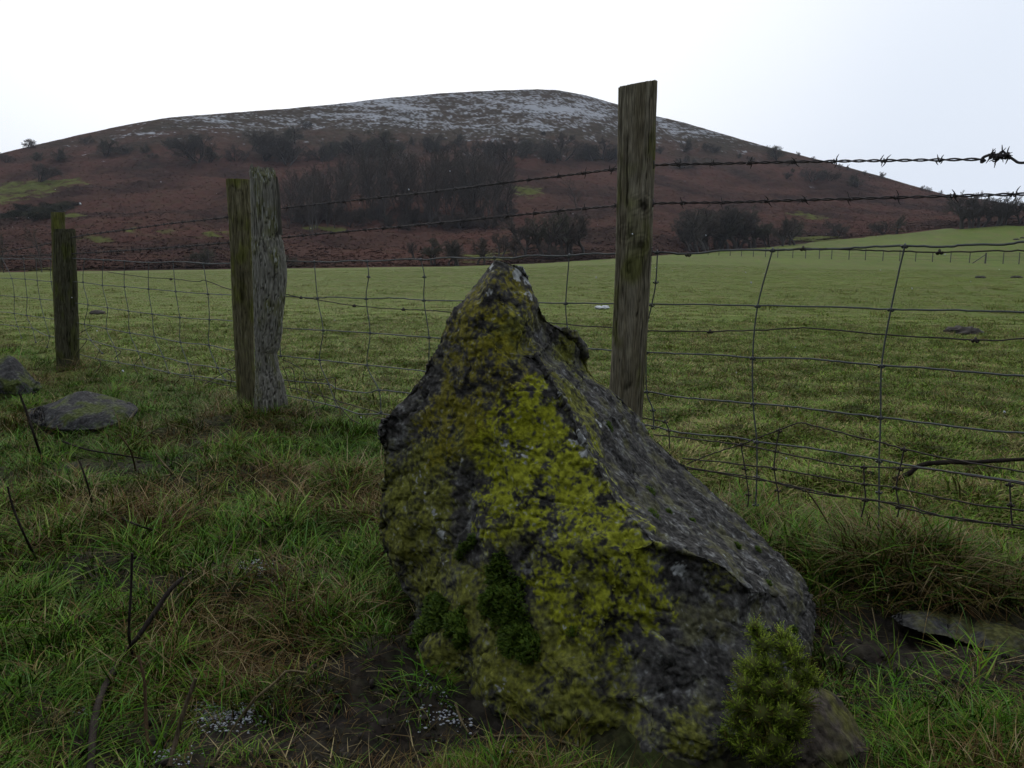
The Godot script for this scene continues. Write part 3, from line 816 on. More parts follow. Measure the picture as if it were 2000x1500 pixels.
# ------------------------------------------------------------------ posts
# rows: [photo y, left x, right x]; the section is rounded, its depth a share of its width
func post(called: String, rows: Array, zt: float, deep: float, square: float, seed_: int, tones: Array, rough: float, top_cut: Array, label: String, base_at: Vector3) -> Node3D:
	var g1 := noise("p1", seed_, 1.0, 3); var g2 := noise("p2", seed_ + 1, 1.0, 2); var g3 := noise("p3", seed_ + 2, 1.0, 3)
	var sides := 140; var nrow := 220
	var b := MB.new()
	var y0: float = rows[0][0]; var y1: float = rows[rows.size() - 1][0]
	var ls := []; var rs := []
	for r in rows:
		ls.append([r[0], r[1]]); rs.append([r[0], r[2]])
	var node := base(called, base_at)
	var turn := atan2(base_at.x, -base_at.z)
	var right := Vector3(cos(turn), 0, sin(turn)); var fwd := Vector3(sin(turn), 0, -cos(turn))
	for j in nrow:
		var py := lerpf(y0, y1, float(j) / (nrow - 1))
		var L := at(table(ls, py), py, zt); var R := at(table(rs, py), py, zt)
		var c := (L + R) * 0.5 + fwd * 0.0; var w := L.distance_to(R) * 0.5
		for k in sides:
			var an := TAU * k / sides
			var cx := cos(an); var sy := sin(an)
			var e := 2.0 / square
			var px := signf(cx) * pow(absf(cx), e); var pz := signf(sy) * pow(absf(sy), e)
			var s := an * w / 0.012
			var streak := g1.get_noise_3d(cx * w * 190.0, sy * w * 190.0, c.y * 1.6)
			var fine := g2.get_noise_3d(cx * w * 420.0, sy * w * 420.0, c.y * 9.0)
			var blot := g3.get_noise_3d(cx * w * 14.0, sy * w * 14.0, c.y * 6.0)
			var h := rough * (0.6 * streak + 0.25 * fine + 0.5 * blot)
			var crack := absf(g1.get_noise_3d(cx * w * 75.0 + 31.0, sy * w * 75.0, c.y * 0.9 + 0.15 * blot))
			var gap := smoothstep(0.06, 0.0, crack)
			h -= rough * 1.5 * gap
			var p := c + right * px * (w + h) + fwd * (pz * (w * deep + h))
			if j < 3 and top_cut.size() > 0:
				p.y += g2.get_noise_2d(px * 4.0, pz * 4.0) * float(top_cut[1])
			p.y += (top_cut[0] if top_cut.size() > 0 else 0.0) * px * w * (1.0 - float(j) / nrow) * (1.0 if j < 60 else 0.0)
			b.v.append(p - base_at)
			var t: Vector3 = tones[0]
			t = t.lerp(tones[1], clampf(0.5 + 1.6 * streak, 0, 1))
			t = t.lerp(tones[2], clampf(1.7 * blot + 0.7 * streak - 0.05, 0, 0.85))
			t = t * (1.0 + 0.5 * fine)
			t = t * (1.0 - 0.6 * gap)
			if fine + blot + 0.4 * streak > 0.72 and tones.size() > 3: t = tones[3]
			for kn in post_knots:
				var kd: float = (p - kn).length() / 0.016
				if kd < 2.0: t = t * lerpf(0.35, 1.0, smoothstep(0.3, 1.4, kd + 0.4 * fine)) * (1.0 + 0.25 * sin(kd * 9.0))
			b.c.append(Color(maxf(t.x, 0.006), maxf(t.y, 0.006), maxf(t.z, 0.004)))
	for j in nrow - 1:
		for k in sides:
			var a := j * sides + k; var d := j * sides + (k + 1) % sides
			b.i.append_array(PackedInt32Array([a, d, a + sides, d, d + sides, a + sides]))
	# sawn or broken top
	var mid := Vector3.ZERO
	for k in sides: mid += b.v[k]
	mid /= sides
	var rings := 6
	var s0 := b.v.size()
	for q in rings:
		for k in sides:
			var f := 1.0 - float(q) / rings
			var p := mid.lerp(b.v[k], f)
			if q > 0: p.y += g2.get_noise_3d(p.x * 250.0, 0, p.z * 250.0) * (float(top_cut[1]) if top_cut.size() > 0 else 0.001)
			b.v.append(p); var t: Vector3 = tones[0] * (0.8 + 0.3 * g2.get_noise_2d(q * 3.0, k * 0.2)); b.c.append(Color(t.x, t.y, t.z))
	for q in rings - 1:
		for k in sides:
			var a := s0 + q * sides + k; var d := s0 + q * sides + (k + 1) % sides
			b.i.append_array(PackedInt32Array([a, a + sides, d, d, a + sides, d + sides]))
	var ct := b.v.size(); b.v.append(mid); b.c.append(b.c[s0])
	for k in sides: b.i.append_array(PackedInt32Array([s0 + (rings - 1) * sides + k, ct, s0 + (rings - 1) * sides + (k + 1) % sides]))
	b.normals()
	# faces must look outwards whichever way the section ran
	var probe := 20 * sides
	if b.n[probe].dot(right) < 0.0:
		for k in range(0, b.i.size(), 3):
			var x := b.i[k + 1]; b.i[k + 1] = b.i[k + 2]; b.i[k + 2] = x
		b.normals()
	put("shaft", b.mesh(), wood_mat, node)
	tag(node, label, "fence post", "posts of the stock fence")
	return node

var wood_mat: StandardMaterial3D
var post_knots := []

func staple(node: Node3D, p: Vector3) -> void:
	var b := MB.new()
	var q := PackedVector3Array()
	for k in 9:
		var a := PI * k / 8.0
		q.append(p - node.position + Vector3(0.0, cos(a) * 0.009, 0.004 + sin(a) * 0.007))
	b.tube(q, radii(9, 0.0018, 0.0018), 5)
	put("staple", b.mesh(), wire_dark, node)

var wire_dark: StandardMaterial3D; var wire_grey: StandardMaterial3D; var wire_brown: StandardMaterial3D

func build_posts() -> void:
	wood_mat = mat(Color.WHITE, 0.95, true, 0.12)
	wood_mat.uv1_triplanar = true; wood_mat.uv1_scale = Vector3(15.0, 0.55, 15.0)
	wood_mat.albedo_texture = grain(0.03, 61, 5, 0.4, 1.0)
	wood_mat.normal_enabled = true; wood_mat.normal_texture = bumps(0.03, 62, 5.0); wood_mat.normal_scale = 0.7
	wire_dark = mat(lin(0.035, 0.03, 0.03), 0.75, false, 0.4)
	wire_grey = mat(lin(0.075, 0.08, 0.08), 0.6, false, 0.4)
	wire_brown = mat(lin(0.05, 0.041, 0.036), 0.8, false, 0.35)
	var z := 2.07
	var foot := at(1226, 900, z); foot.y = ground(foot.x, foot.z)
	var tones := [Vector3(0.19, 0.165, 0.11), Vector3(0.3, 0.27, 0.2), Vector3(0.16, 0.165, 0.05)]
	post_knots = [at(1250, 397, z - 0.035), at(1258, 403, z - 0.035), at(1220, 455, z - 0.035), at(1252, 478, z - 0.035)]
	var n := post("fence_post", [[167,1208,1283],[300,1206,1279],[395,1205,1276],[490,1203,1273],[600,1199,1267],[700,1194,1261],[800,1188,1255],[1010,1180,1245]], z, 0.62, 4.5, 500, tones, 0.0022, [0.14, 0.002], "tall sawn fence post directly behind the boulder, nearest of the posts", foot)
	post_knots = []
	staple(n, at(1276, 322, z - 0.05)); staple(n, at(1274, 397, z - 0.05)); staple(n, at(1272, 492, z - 0.05))
	z = 3.45
	foot = at(488, 790, z); foot.y = ground(foot.x, foot.z)
	post("fence_post", [[351,443,487],[450,449,490],[600,455,494],[700,460,496],[775,464,498],[830,466,500]], z, 0.9, 3.2, 520, [Vector3(0.14, 0.126, 0.07), Vector3(0.21, 0.19, 0.12), Vector3(0.16, 0.168, 0.042)], 0.003, [0.0, 0.002], "straight green-stained fence post, left of the weathered pair", foot)
	z = 3.26
	foot = at(527, 790, z); foot.y = ground(foot.x, foot.z)
	n = post("weathered_post", [[332,489,532],[338,488,537],[360,490,542],[420,492,545],[462,493,548],[470,493,551],[500,494,556],[535,495,560],[560,496,558],[600,497,554],[650,498,550],[680,499,545],[690,499,540],[720,500,545],[745,500,553],[780,498,560],[830,497,562]], z, 0.75, 2.6, 540, [Vector3(0.2, 0.19, 0.155), Vector3(0.31, 0.3, 0.26), Vector3(0.16, 0.165, 0.06), Vector3(0.4, 0.41, 0.36)], 0.005, [-0.1, 0.02], "old cracked grey fence post with ragged edge, right of the weathered pair", foot)
	# a split sliver standing off its right edge
	var b := MB.new(); var p := PackedVector3Array()
	for q in [[540,345],[544,380],[546,430],[548,458]]: p.append(at(q[0], q[1], z - 0.03) - n.position)
	b.tube(smooth_path(p, 4), radii(13, 0.004, 0.009), 6, Color(0.1, 0.095, 0.08))
	put("splinter", b.mesh(), wood_mat, n)
	z = 4.86
	foot = at(113, 712, z); foot.y = ground(foot.x, foot.z)
	post("fence_post", [[415,101,125],[500,103,127],[600,106,130],[712,112,135],[750,113,136]], z + 0.12, 0.9, 3.2, 560, [Vector3(0.11, 0.106, 0.045), Vector3(0.15, 0.142, 0.07), Vector3(0.13, 0.14, 0.03)], 0.003, [0.0, 0.002], "thin green-topped post, farthest left of the fence", foot)
	foot = at(130, 712, z); foot.y = ground(foot.x, foot.z)
	post("round_post", [[448,108,144],[460,107,145],[520,107,147],[600,110,150],[660,111,152],[712,113,153],[750,113,154]], z, 0.95, 2.1, 580, [Vector3(0.055, 0.054, 0.034), Vector3(0.1, 0.094, 0.06), Vector3(0.08, 0.09, 0.025)], 0.004, [0.0, 0.006], "shorter round dark post beside the thin green-topped one", foot)

# ------------------------------------------------------------------ wires
func wire(called: String, pts: Array, r: float, m: Material, node: Node3D, off := 0.0, wob := 0.0, sub := 6) -> PackedVector3Array:
	var p := PackedVector3Array()
	for q in pts: p.append(on_fence(q[0], q[1], off))
	p = smooth_path(p, sub)
	if wob > 0.0:
		for k in range(1, p.size() - 1): p[k] += Vector3(rng.randf_range(-1, 1) * wob * 0.3, rng.randf_range(-1, 1) * wob, rng.randf_range(-1, 1) * wob * 0.5)
	for k in p.size(): p[k] -= node.position
	var b := MB.new(); b.tube(p, radii(p.size(), r, r), 6)
	put(called, b.mesh(), m, node)
	return p

func barbed(pts: Array, node: Node3D, r: float, hx: float) -> void:
	var p := PackedVector3Array()
	for q in pts: p.append(on_fence(q[0], q[1]))
	p = smooth_path(p, 8)
	# resample evenly so that twist and barbs keep their pitch
	var cu := Curve3D.new()
	for q in p: cu.add_point(q - node.position)
	var len_ := cu.get_baked_length()
	for s in 2:
		var h := PackedVector3Array()
		var t := 0.0
		while t < len_:
			var c := cu.sample_baked(t); var d := (cu.sample_baked(t + 0.01) - cu.sample_baked(maxf(t - 0.01, 0))).normalized()
			var x := d.cross(Vector3.UP).normalized(); var y := d.cross(x)
			var a := TAU * t / 0.062 + PI * s + 0.8 * sin(t * 3.1)
			h.append(c + (x * cos(a) + y * sin(a)) * hx)
			t += 0.0075
		var b := MB.new(); b.tube(h, radii(h.size(), r, r), 5)
		put("strand", b.mesh(), wire_dark, node)
	var bm := barb_mesh(r)
	var t2 := 0.045
	while t2 < len_ - 0.02:
		var c := cu.sample_baked(t2); var d := (cu.sample_baked(t2 + 0.01) - cu.sample_baked(maxf(t2 - 0.01, 0))).normalized()
		var o := put("barb", bm, wire_dark, node)
		var x := d.cross(Vector3.UP).normalized()
		o.transform = Transform3D(Basis(d, rng.randf() * TAU) * Basis(d, d.cross(x) * -1.0, x), c)
		t2 += 0.1 + rng.randf_range(-0.012, 0.012)

func barb_mesh(r: float) -> ArrayMesh:
	var b := MB.new()
	var p := PackedVector3Array()
	for k in 25:
		var a := TAU * 2.0 * k / 24.0
		p.append(Vector3((k - 12) * 0.0005, cos(a) * r * 2.6, sin(a) * r * 2.6))
	b.tube(p, radii(25, r * 0.75, r * 0.75), 5)
	for q in [[-0.005, 0.4, 0.9], [0.005, 2.3, -0.7], [-0.004, 3.6, -0.5], [0.004, 5.3, 0.8]]:
		var o := Vector3(0, cos(q[1]), sin(q[1]))
		var a := Vector3(q[0], 0, 0) + o * r * 2.2
		b.tube(PackedVector3Array([a, a + o * 0.006 + Vector3(q[2] * 0.003, 0, 0), a + o * 0.012 + Vector3(q[2] * 0.008, 0, 0)]), PackedFloat32Array([r * 0.7, r * 0.65, r * 0.25]), 5)
	return b.mesh()

func knots(pts: Array, node: Node3D, m: Material, off: float, r: float) -> void:
	var b := MB.new()
	for q in pts:
		var c := on_fence(q[0], q[1], off) - node.position
		var d := Vector3(-0.743, rng.randf_range(-0.15, 0.15), -0.669)
		var x := d.cross(Vector3.UP).normalized()
		var p := PackedVector3Array()
		for k in 13:
			var a := TAU * 1.5 * k / 12.0
			p.append(c + d * ((k - 6) * 0.0009) + (x * cos(a) + d.cross(x) * sin(a)) * r * 1.5)
		b.tube(p, radii(13, r * 0.85, r * 0.85), 5)
	var o := put("knots", b.mesh(), m, node); o.set_meta("kind", "stuff")

func build_wires() -> void:
	rng.seed = 21
	var n := base("barbed_wire", on_fence(1260, 322))
	barbed([[-40,497],[60,483],[150,462],[250,448],[330,437],[445,424],[550,407],[700,390],[850,374],[1000,355],[1100,343],[1205,330],[1290,322],[1420,319],[1550,316],[1620,315],[1780,313],[1930,311]], n, 0.0017, 0.0021)
	tag(n, "upper strand of rusty barbed wire", "barbed wire", "barbed wire strands")
	# spliced loop at its right-hand end
	var splice := base("wire_splice", on_fence(1940, 308))
	var sp := PackedVector3Array()
	for q in [[1925,312],[1917,317],[1920,308],[1932,303],[1945,302],[1955,306],[1965,302],[1980,312],[1992,318],[2020,316],[2080,314]]: sp.append(on_fence(q[0], q[1]) - splice.position)
	sp = smooth_path(sp, 5)
	var b := MB.new(); b.tube(sp, radii(sp.size(), 0.0028, 0.0028), 6); put("strand", b.mesh(), wire_dark, splice)
	sp = PackedVector3Array()
	for k in 60:
		var a := k * 0.62
		sp.append(on_fence(1930 + k * 0.75, 306, 0.0) - splice.position + Vector3(0, cos(a) * 0.0042, sin(a) * 0.0042))
	b = MB.new(); b.tube(sp, radii(60, 0.0019, 0.0019), 5); put("coil", b.mesh(), wire_dark, splice)
	for q in [[1938,304,0.3],[1950,305,1.4],[1958,301,2.6],[1964,304,0.9],[1946,309,3.9]]:
		var o := put("barb", barb_mesh(0.0019), wire_dark, splice)
		o.transform = Transform3D(Basis.from_euler(Vector3(q[2], q[2] * 0.4, 0.3)), on_fence(q[0], q[1]) - splice.position)
	tag(splice, "tangled splice in the upper barbed wire at the right edge", "wire splice")
	n = base("barbed_wire", on_fence(1260, 398))
	barbed([[-40,500],[60,499],[150,495],[250,489],[350,482],[445,474],[550,464],[700,450],[850,436],[1000,421],[1100,411],[1205,402],[1290,397],[1420,395],[1550,391],[1700,387],[1850,383],[2000,379],[2080,377]], n, 0.0017, 0.0021)
	tag(n, "lower strand of rusty barbed wire", "barbed wire", "barbed wire strands")

	# the newer grey stock net
	n = base("stock_net", on_fence(1240, 640))
	var R := 0.0021
	var rows := [
		[[-40,503],[0,505],[101,506],[149,505],[227,509],[297,513],[350,511],[406,515],[451,514],[520,511],[560,510],[610,511],[650,512],[690,509],[735,510],[790,506],[830,507],[880,503],[920,505],[960,503],[1000,504],[1040,499],[1100,500],[1150,496],[1200,496],[1284,492],[1344,496],[1419,489],[1509,488],[1569,487],[1640,486],[1700,482],[1767,480],[1842,482],[1887,478],[1962,477],[2000,472],[2080,468]],
		[[-40,541],[0,543],[49,545],[100,550],[154,551],[201,557],[243,560],[290,564],[343,569],[406,574],[451,576],[550,579],[618,582],[650,580],[715,583],[770,582],[827,586],[880,587],[960,589],[1105,592],[1200,593],[1270,594],[1370,595],[1480,597],[1600,599],[1740,604],[1870,606],[2000,610],[2080,613]],
		[[-40,574],[0,577],[51,581],[77,584],[108,587],[171,595],[210,601],[250,607],[297,613],[350,620],[409,624],[457,627],[550,640],[630,645],[722,650],[837,659],[960,668],[1110,677],[1200,685],[1263,688],[1330,691],[1400,693],[1470,699],[1560,700],[1640,706],[1722,714],[1800,718],[1900,727],[2000,735],[2080,740]],
		[[-40,607],[0,609],[28,612],[52,616],[108,624],[164,633],[208,642],[252,650],[301,658],[352,668],[408,674],[455,684],[550,695],[624,703],[717,713],[810,723],[870,730],[1000,745],[1140,758],[1263,765],[1320,775],[1400,782],[1470,788],[1560,796],[1640,806],[1720,815],[1800,825],[1900,838],[2000,846],[2080,852]],
		[[-40,631],[0,633],[35,638],[63,641],[94,656],[154,662],[178,665],[224,678],[269,686],[318,697],[367,710],[425,718],[458,724],[520,736],[575,745],[640,750],[660,760],[717,767],[740,762],[790,767],[880,780],[1000,797],[1150,815],[1263,830],[1330,845],[1440,855],[1478,863],[1600,878],[1715,898],[1780,910],[1900,928],[2000,942],[2080,952]],
		[[156,692],[189,701],[231,708],[280,717],[350,731],[395,736],[458,746],[530,765],[595,780],[660,795],[700,808],[745,809],[800,815]]]
	for k in rows.size():
		wire("line_wire", rows[k], R * (1.25 if k == 0 else 1.0), wire_grey, n, 0.0, 0.0009)
	var stays := [[[3,503],[23,544],[28,580],[28,612],[35,638],[42,660]],[[46,504],[49,545],[53,581],[52,616],[63,641],[70,668]],[[70,505],[73,548],[78,584],[86,620],[96,656],[92,678]],[[98,506],[100,550],[107,587]],
		[[165,506],[162,551],[172,595],[165,633],[178,665],[200,690]],[[202,508],[200,557],[210,601],[208,642],[224,678],[232,708]],[[243,510],[243,560],[251,607],[253,650],[269,686],[282,717]],[[290,513],[290,564],[297,613],[302,658],[319,697],[330,728]],[[338,511],[343,569],[351,620],[352,668],[367,710],[372,734]],[[397,515],[406,574],[409,624],[408,674],[425,718],[440,743]],
		[[545,510],[540,579],[545,640],[548,695]],[[614,511],[620,582],[631,645],[624,703],[642,750],[658,795]],[[717,510],[720,540],[715,583],[723,650],[717,713],[740,762],[744,805]],[[822,507],[829,540],[828,586],[838,659],[838,726],[850,775]],[[965,503],[968,589],[972,668]],[[1112,499],[1105,592],[1108,640],[1108,677]],
		[[1284,492],[1281,550],[1273,595],[1262,645],[1262,688],[1263,765],[1275,800],[1277,835]],[[1509,488],[1480,597],[1470,699],[1471,788],[1478,863],[1478,930],[1476,985]],[[1767,480],[1740,604],[1722,714],[1720,815],[1717,900],[1717,960],[1716,1030]],[[2075,469],[2060,612],[2050,738],[2048,850]]]
	var kn := []
	for s in stays:
		wire("stay_wire", s, R * 0.85, wire_grey, n, 0.004, 0.0007, 5)
		for q in s: kn.append(q)
	knots(kn, n, wire_grey, 0.002, 0.0026)
	tag(n, "sagging grey square-mesh stock net hung from posts", "wire net")

	# the rusty older net left behind it
	n = base("old_wire_net", on_fence(1500, 900))
	var old := [
		[[210,531],[280,541],[340,545],[385,550],[402,548],[451,566],[500,571],[550,574],[588,581],[618,585],[692,597],[788,604],[834,606],[872,609],[1000,622],[1110,634],[1190,640],[1265,646],[1387,647],[1480,645],[1590,641],[1735,654],[1905,664],[2000,662],[2080,660]],
		[[1210,497],[1284,493],[1344,497],[1419,488],[1509,489],[1569,485],[1625,486],[1700,489],[1767,491],[1835,492],[1925,491],[2000,489],[2080,487]],
		[[1250,815],[1299,824]],
		[[1341,907],[1388,887],[1447,868],[1520,840],[1558,827],[1579,829],[1630,842],[1720,864],[1766,877],[1894,904],[2000,921],[2080,933]],
		[[1277,849],[1360,858],[1448,869],[1520,883],[1630,906],[1690,912],[1787,914],[1872,925],[2000,946],[2080,960]],
		[[1333,895],[1420,904],[1511,915],[1639,938],[1749,953],[1885,982],[2000,997],[2080,1008]],
		[[1341,912],[1460,934],[1520,943],[1600,961],[1690,976],[1758,985],[1813,1000],[1872,1016],[1974,1025],[2080,1040]],
		[[1345,916],[1460,930],[1530,947],[1600,965],[1700,976],[1760,990],[1813,1004],[1880,1013],[1974,1029],[2080,1044]]]
	for k in old.size():
		wire("line_wire", old[k], 0.0017, wire_brown, n, 0.0 if k < 3 else 0.05, 0.0011)
	var os := [[[1447,868],[1455,915],[1462,965],[1460,990]],[[1522,840],[1515,880],[1512,915],[1519,957],[1522,985]],[[1687,912],[1688,945],[1690,976],[1682,1010]],[[1766,877],[1758,915],[1750,953],[1756,990],[1752,1010]],[[1972,946],[1974,985],[1977,1025]],[[1299,823],[1306,840],[1308,876]]]
	var ok := []
	for s in os:
		wire("stay_wire", s, 0.0016, wire_brown, n, 0.051, 0.0008, 5)
		for q in s.slice(0, s.size() - 1): ok.append(q)
	knots(ok, n, wire_brown, 0.051, 0.0024)
	knots([[334,545],[588,581],[692,597],[788,604],[1387,647],[1905,664],[1344,497],[1569,485],[1835,492]], n, wire_brown, 0.0, 0.0028)
	tag(n, "rusty slack older net lying along the fence foot to the right", "wire net")
	n = base("broken_net", on_fence(600, 760))
	for q in [[[550,701],[575,713],[592,724],[601,741],[630,741],[654,738],[655,760],[655,781],[684,817],[702,827]],[[560,756],[580,760],[631,774],[659,783],[697,794],[742,807]],[[560,718],[572,721],[579,762],[584,770]],[[613,736],[622,755],[631,774],[636,790]],[[592,735],[600,760],[612,790],[622,812]],[[552,715],[562,740],[570,765]]]:
		wire("loose_wire", q, 0.0016, wire_brown, n, 0.03, 0.0012, 5)
	tag(n, "broken coil of rusty net at the weathered post's foot", "wire net")
	n = base("broken_net", on_fence(300, 720))
	for q in [[[154,652],[180,637]],[[400,750],[430,732],[461,716]],[[156,660],[170,664],[150,690]],[[178,668],[196,675],[186,702]],[[224,678],[236,688],[224,700],[231,708]],[[275,697],[262,715],[270,730]],[[190,700],[197,712],[186,728]],[[372,712],[380,735],[378,752]],[[440,722],[452,738],[448,760]],[[350,735],[395,742],[440,752],[462,755]]]:
		wire("loose_wire", q, 0.0018, wire_brown, n, 0.05, 0.0015, 5)
	tag(n, "bent rusty wire ends curling below the net left of the post pair", "wire net")

func build_far_fence() -> void:
	var a := hit(1383, 498); var c := hit(2040, 517)
	var n := base("field_fence", a)
	var m := mat(lin(0.075, 0.07, 0.055), 0.9)
	var tops := []
	for x in [1383, 1404, 1426, 1448, 1471, 1495, 1519, 1548, 1573, 1600, 1624, 1658, 1690, 1724, 1757, 1788, 1821, 1856, 1893, 1924, 1959, 1990, 2025]:
		var y := lerpf(498, 516.5, pow((x - 1383.0) / 617.0, 0.85))
		var p := hit(x, y, 60.0)
		var hgt := 1.15 + 0.1 * sin(x * 1.7)
		var thick := 0.09 if x == 1924 else 0.05
		var b := MB.new()
		b.tube(PackedVector3Array([p - n.position + Vector3(0, -0.3, 0), p - n.position + Vector3(0.02 * sin(x), hgt, 0)]), radii(2, thick, thick * 0.9), 6)
		put("post", b.mesh(), m, n)
		tops.append(p - n.position + Vector3(0, hgt * 0.92, 0))
		if x == 1924:
			var s := hit(1899, 514.5, 60.0)
			b = MB.new(); b.tube(PackedVector3Array([p - n.position + Vector3(0, hgt * 0.85, 0), s - n.position]), radii(2, 0.05, 0.05), 6)
			put("brace", b.mesh(), m, n)
	for k in 3:
		var w := PackedVector3Array()
		for t in tops: w.append(t - Vector3(0, k * 0.35, 0))
		var b := MB.new(); b.tube(w, radii(w.size(), 0.006, 0.006), 4); put("line_wire", b.mesh(), wire_dark, n)
	tag(n, "far post-and-wire fence crossing the pasture at right, with a braced corner post", "fence")

# ------------------------------------------------------------------ trees
func grow(trunk: MB, twigs: MB, p: Vector3, d: Vector3, length: float, r: float, level: int, deep: int, o: Dictionary, g: RandomNumberGenerator) -> void:
	var seg := 4 if level < 2 else (3 if level < 3 else 2)
	var pts := PackedVector3Array([p]); var q := p; var dir := d
	for k in seg:
		dir = (dir + Vector3(g.randfn(), g.randfn() + o.lift * level, g.randfn()) * o.twist).normalized()
		q += dir * length / seg; pts.append(q)
	var end := r * (0.5 if level < deep else 0.4)
	var mb := trunk if level <= 1 else twigs
	mb.tube(pts, radii(seg + 1, r, end), 6 if level == 0 else (4 if level == 1 else 3), Color(0, 0, 0, 0), false)
	if level >= deep: return
	var count: int = o.kids[level]
	for k in count:
		var f := lerpf(o.from if level == 0 else 0.25, 1.0, (k + g.randf()) / count)
		var idx := f * seg; var a := int(minf(idx, seg - 1))
		var bp := pts[a].lerp(pts[a + 1], idx - a)
		var ax := (pts[a + 1] - pts[a]).normalized()
		var out := ax.cross(Vector3(g.randfn(), g.randfn(), g.randfn())).normalized()
		var sp: float = o.spread * g.randf_range(0.7, 1.25)
		var nd := (ax * cos(sp) + out * sin(sp)).normalized()
		grow(trunk, twigs, bp, nd, length * o.ratio * g.randf_range(0.7, 1.2) * (1.15 - 0.4 * f), maxf(r * 0.52 * (1.1 - 0.4 * f), o.thin), level + 1, deep, o, g)

# a bare tree scaled to one metre tall: [trunk mesh, crown mesh]
func tree_kind(sd: int, o: Dictionary) -> Array:
	var g := RandomNumberGenerator.new(); g.seed = sd
	var t := MB.new(); var w := MB.new()
	for s in int(o.stems):
		var lean := Vector3(g.randfn() * o.lean, 1, g.randfn() * o.lean).normalized()
		var off := Vector3(g.randfn(), 0, g.randfn()) * (0.04 if o.stems > 1 else 0.0)
		grow(t, w, off - Vector3(0, 0.03, 0), lean, o.height * g.randf_range(0.85, 1.1), o.girth, 0, 4, o, g)
	var top := 0.0
	for v in w.v: top = maxf(top, v.y)
	for mb in [t, w]:
		for k in mb.v.size(): mb.v[k] /= top
	return [t.mesh(), w.mesh()]

var bark: StandardMaterial3D; var twig_mats := []

func tree(called: String, kind: Array, p: Vector3, height: float, wide: float, m: Material, label: String, category: String, group: String, turn: float) -> void:
	var n := base(called, p - Vector3(0, 0.02 * height, 0))
	n.rotation.y = turn; n.scale = Vector3(height * wide, height, height * wide)
	put("trunk", kind[0], bark, n); put("crown", kind[1], m, n)
	tag(n, label, category, group)

func nth(seen: Dictionary, key: String) -> String:
	var tens := ["", "", "twenty", "thirty", "forty"]
	var words := ["zeroth", "first", "second", "third", "fourth", "fifth", "sixth", "seventh", "eighth", "ninth", "tenth", "eleventh", "twelfth", "thirteenth", "fourteenth", "fifteenth", "sixteenth", "seventeenth", "eighteenth", "nineteenth"]
	var k: int = seen.get(key, 0) + 1
	seen[key] = k
	if k < 20: return words[k]
	if k % 10 == 0: return ["", "", "twentieth", "thirtieth", "fortieth"][k / 10]
	return tens[k / 10] + "-" + words[k % 10]

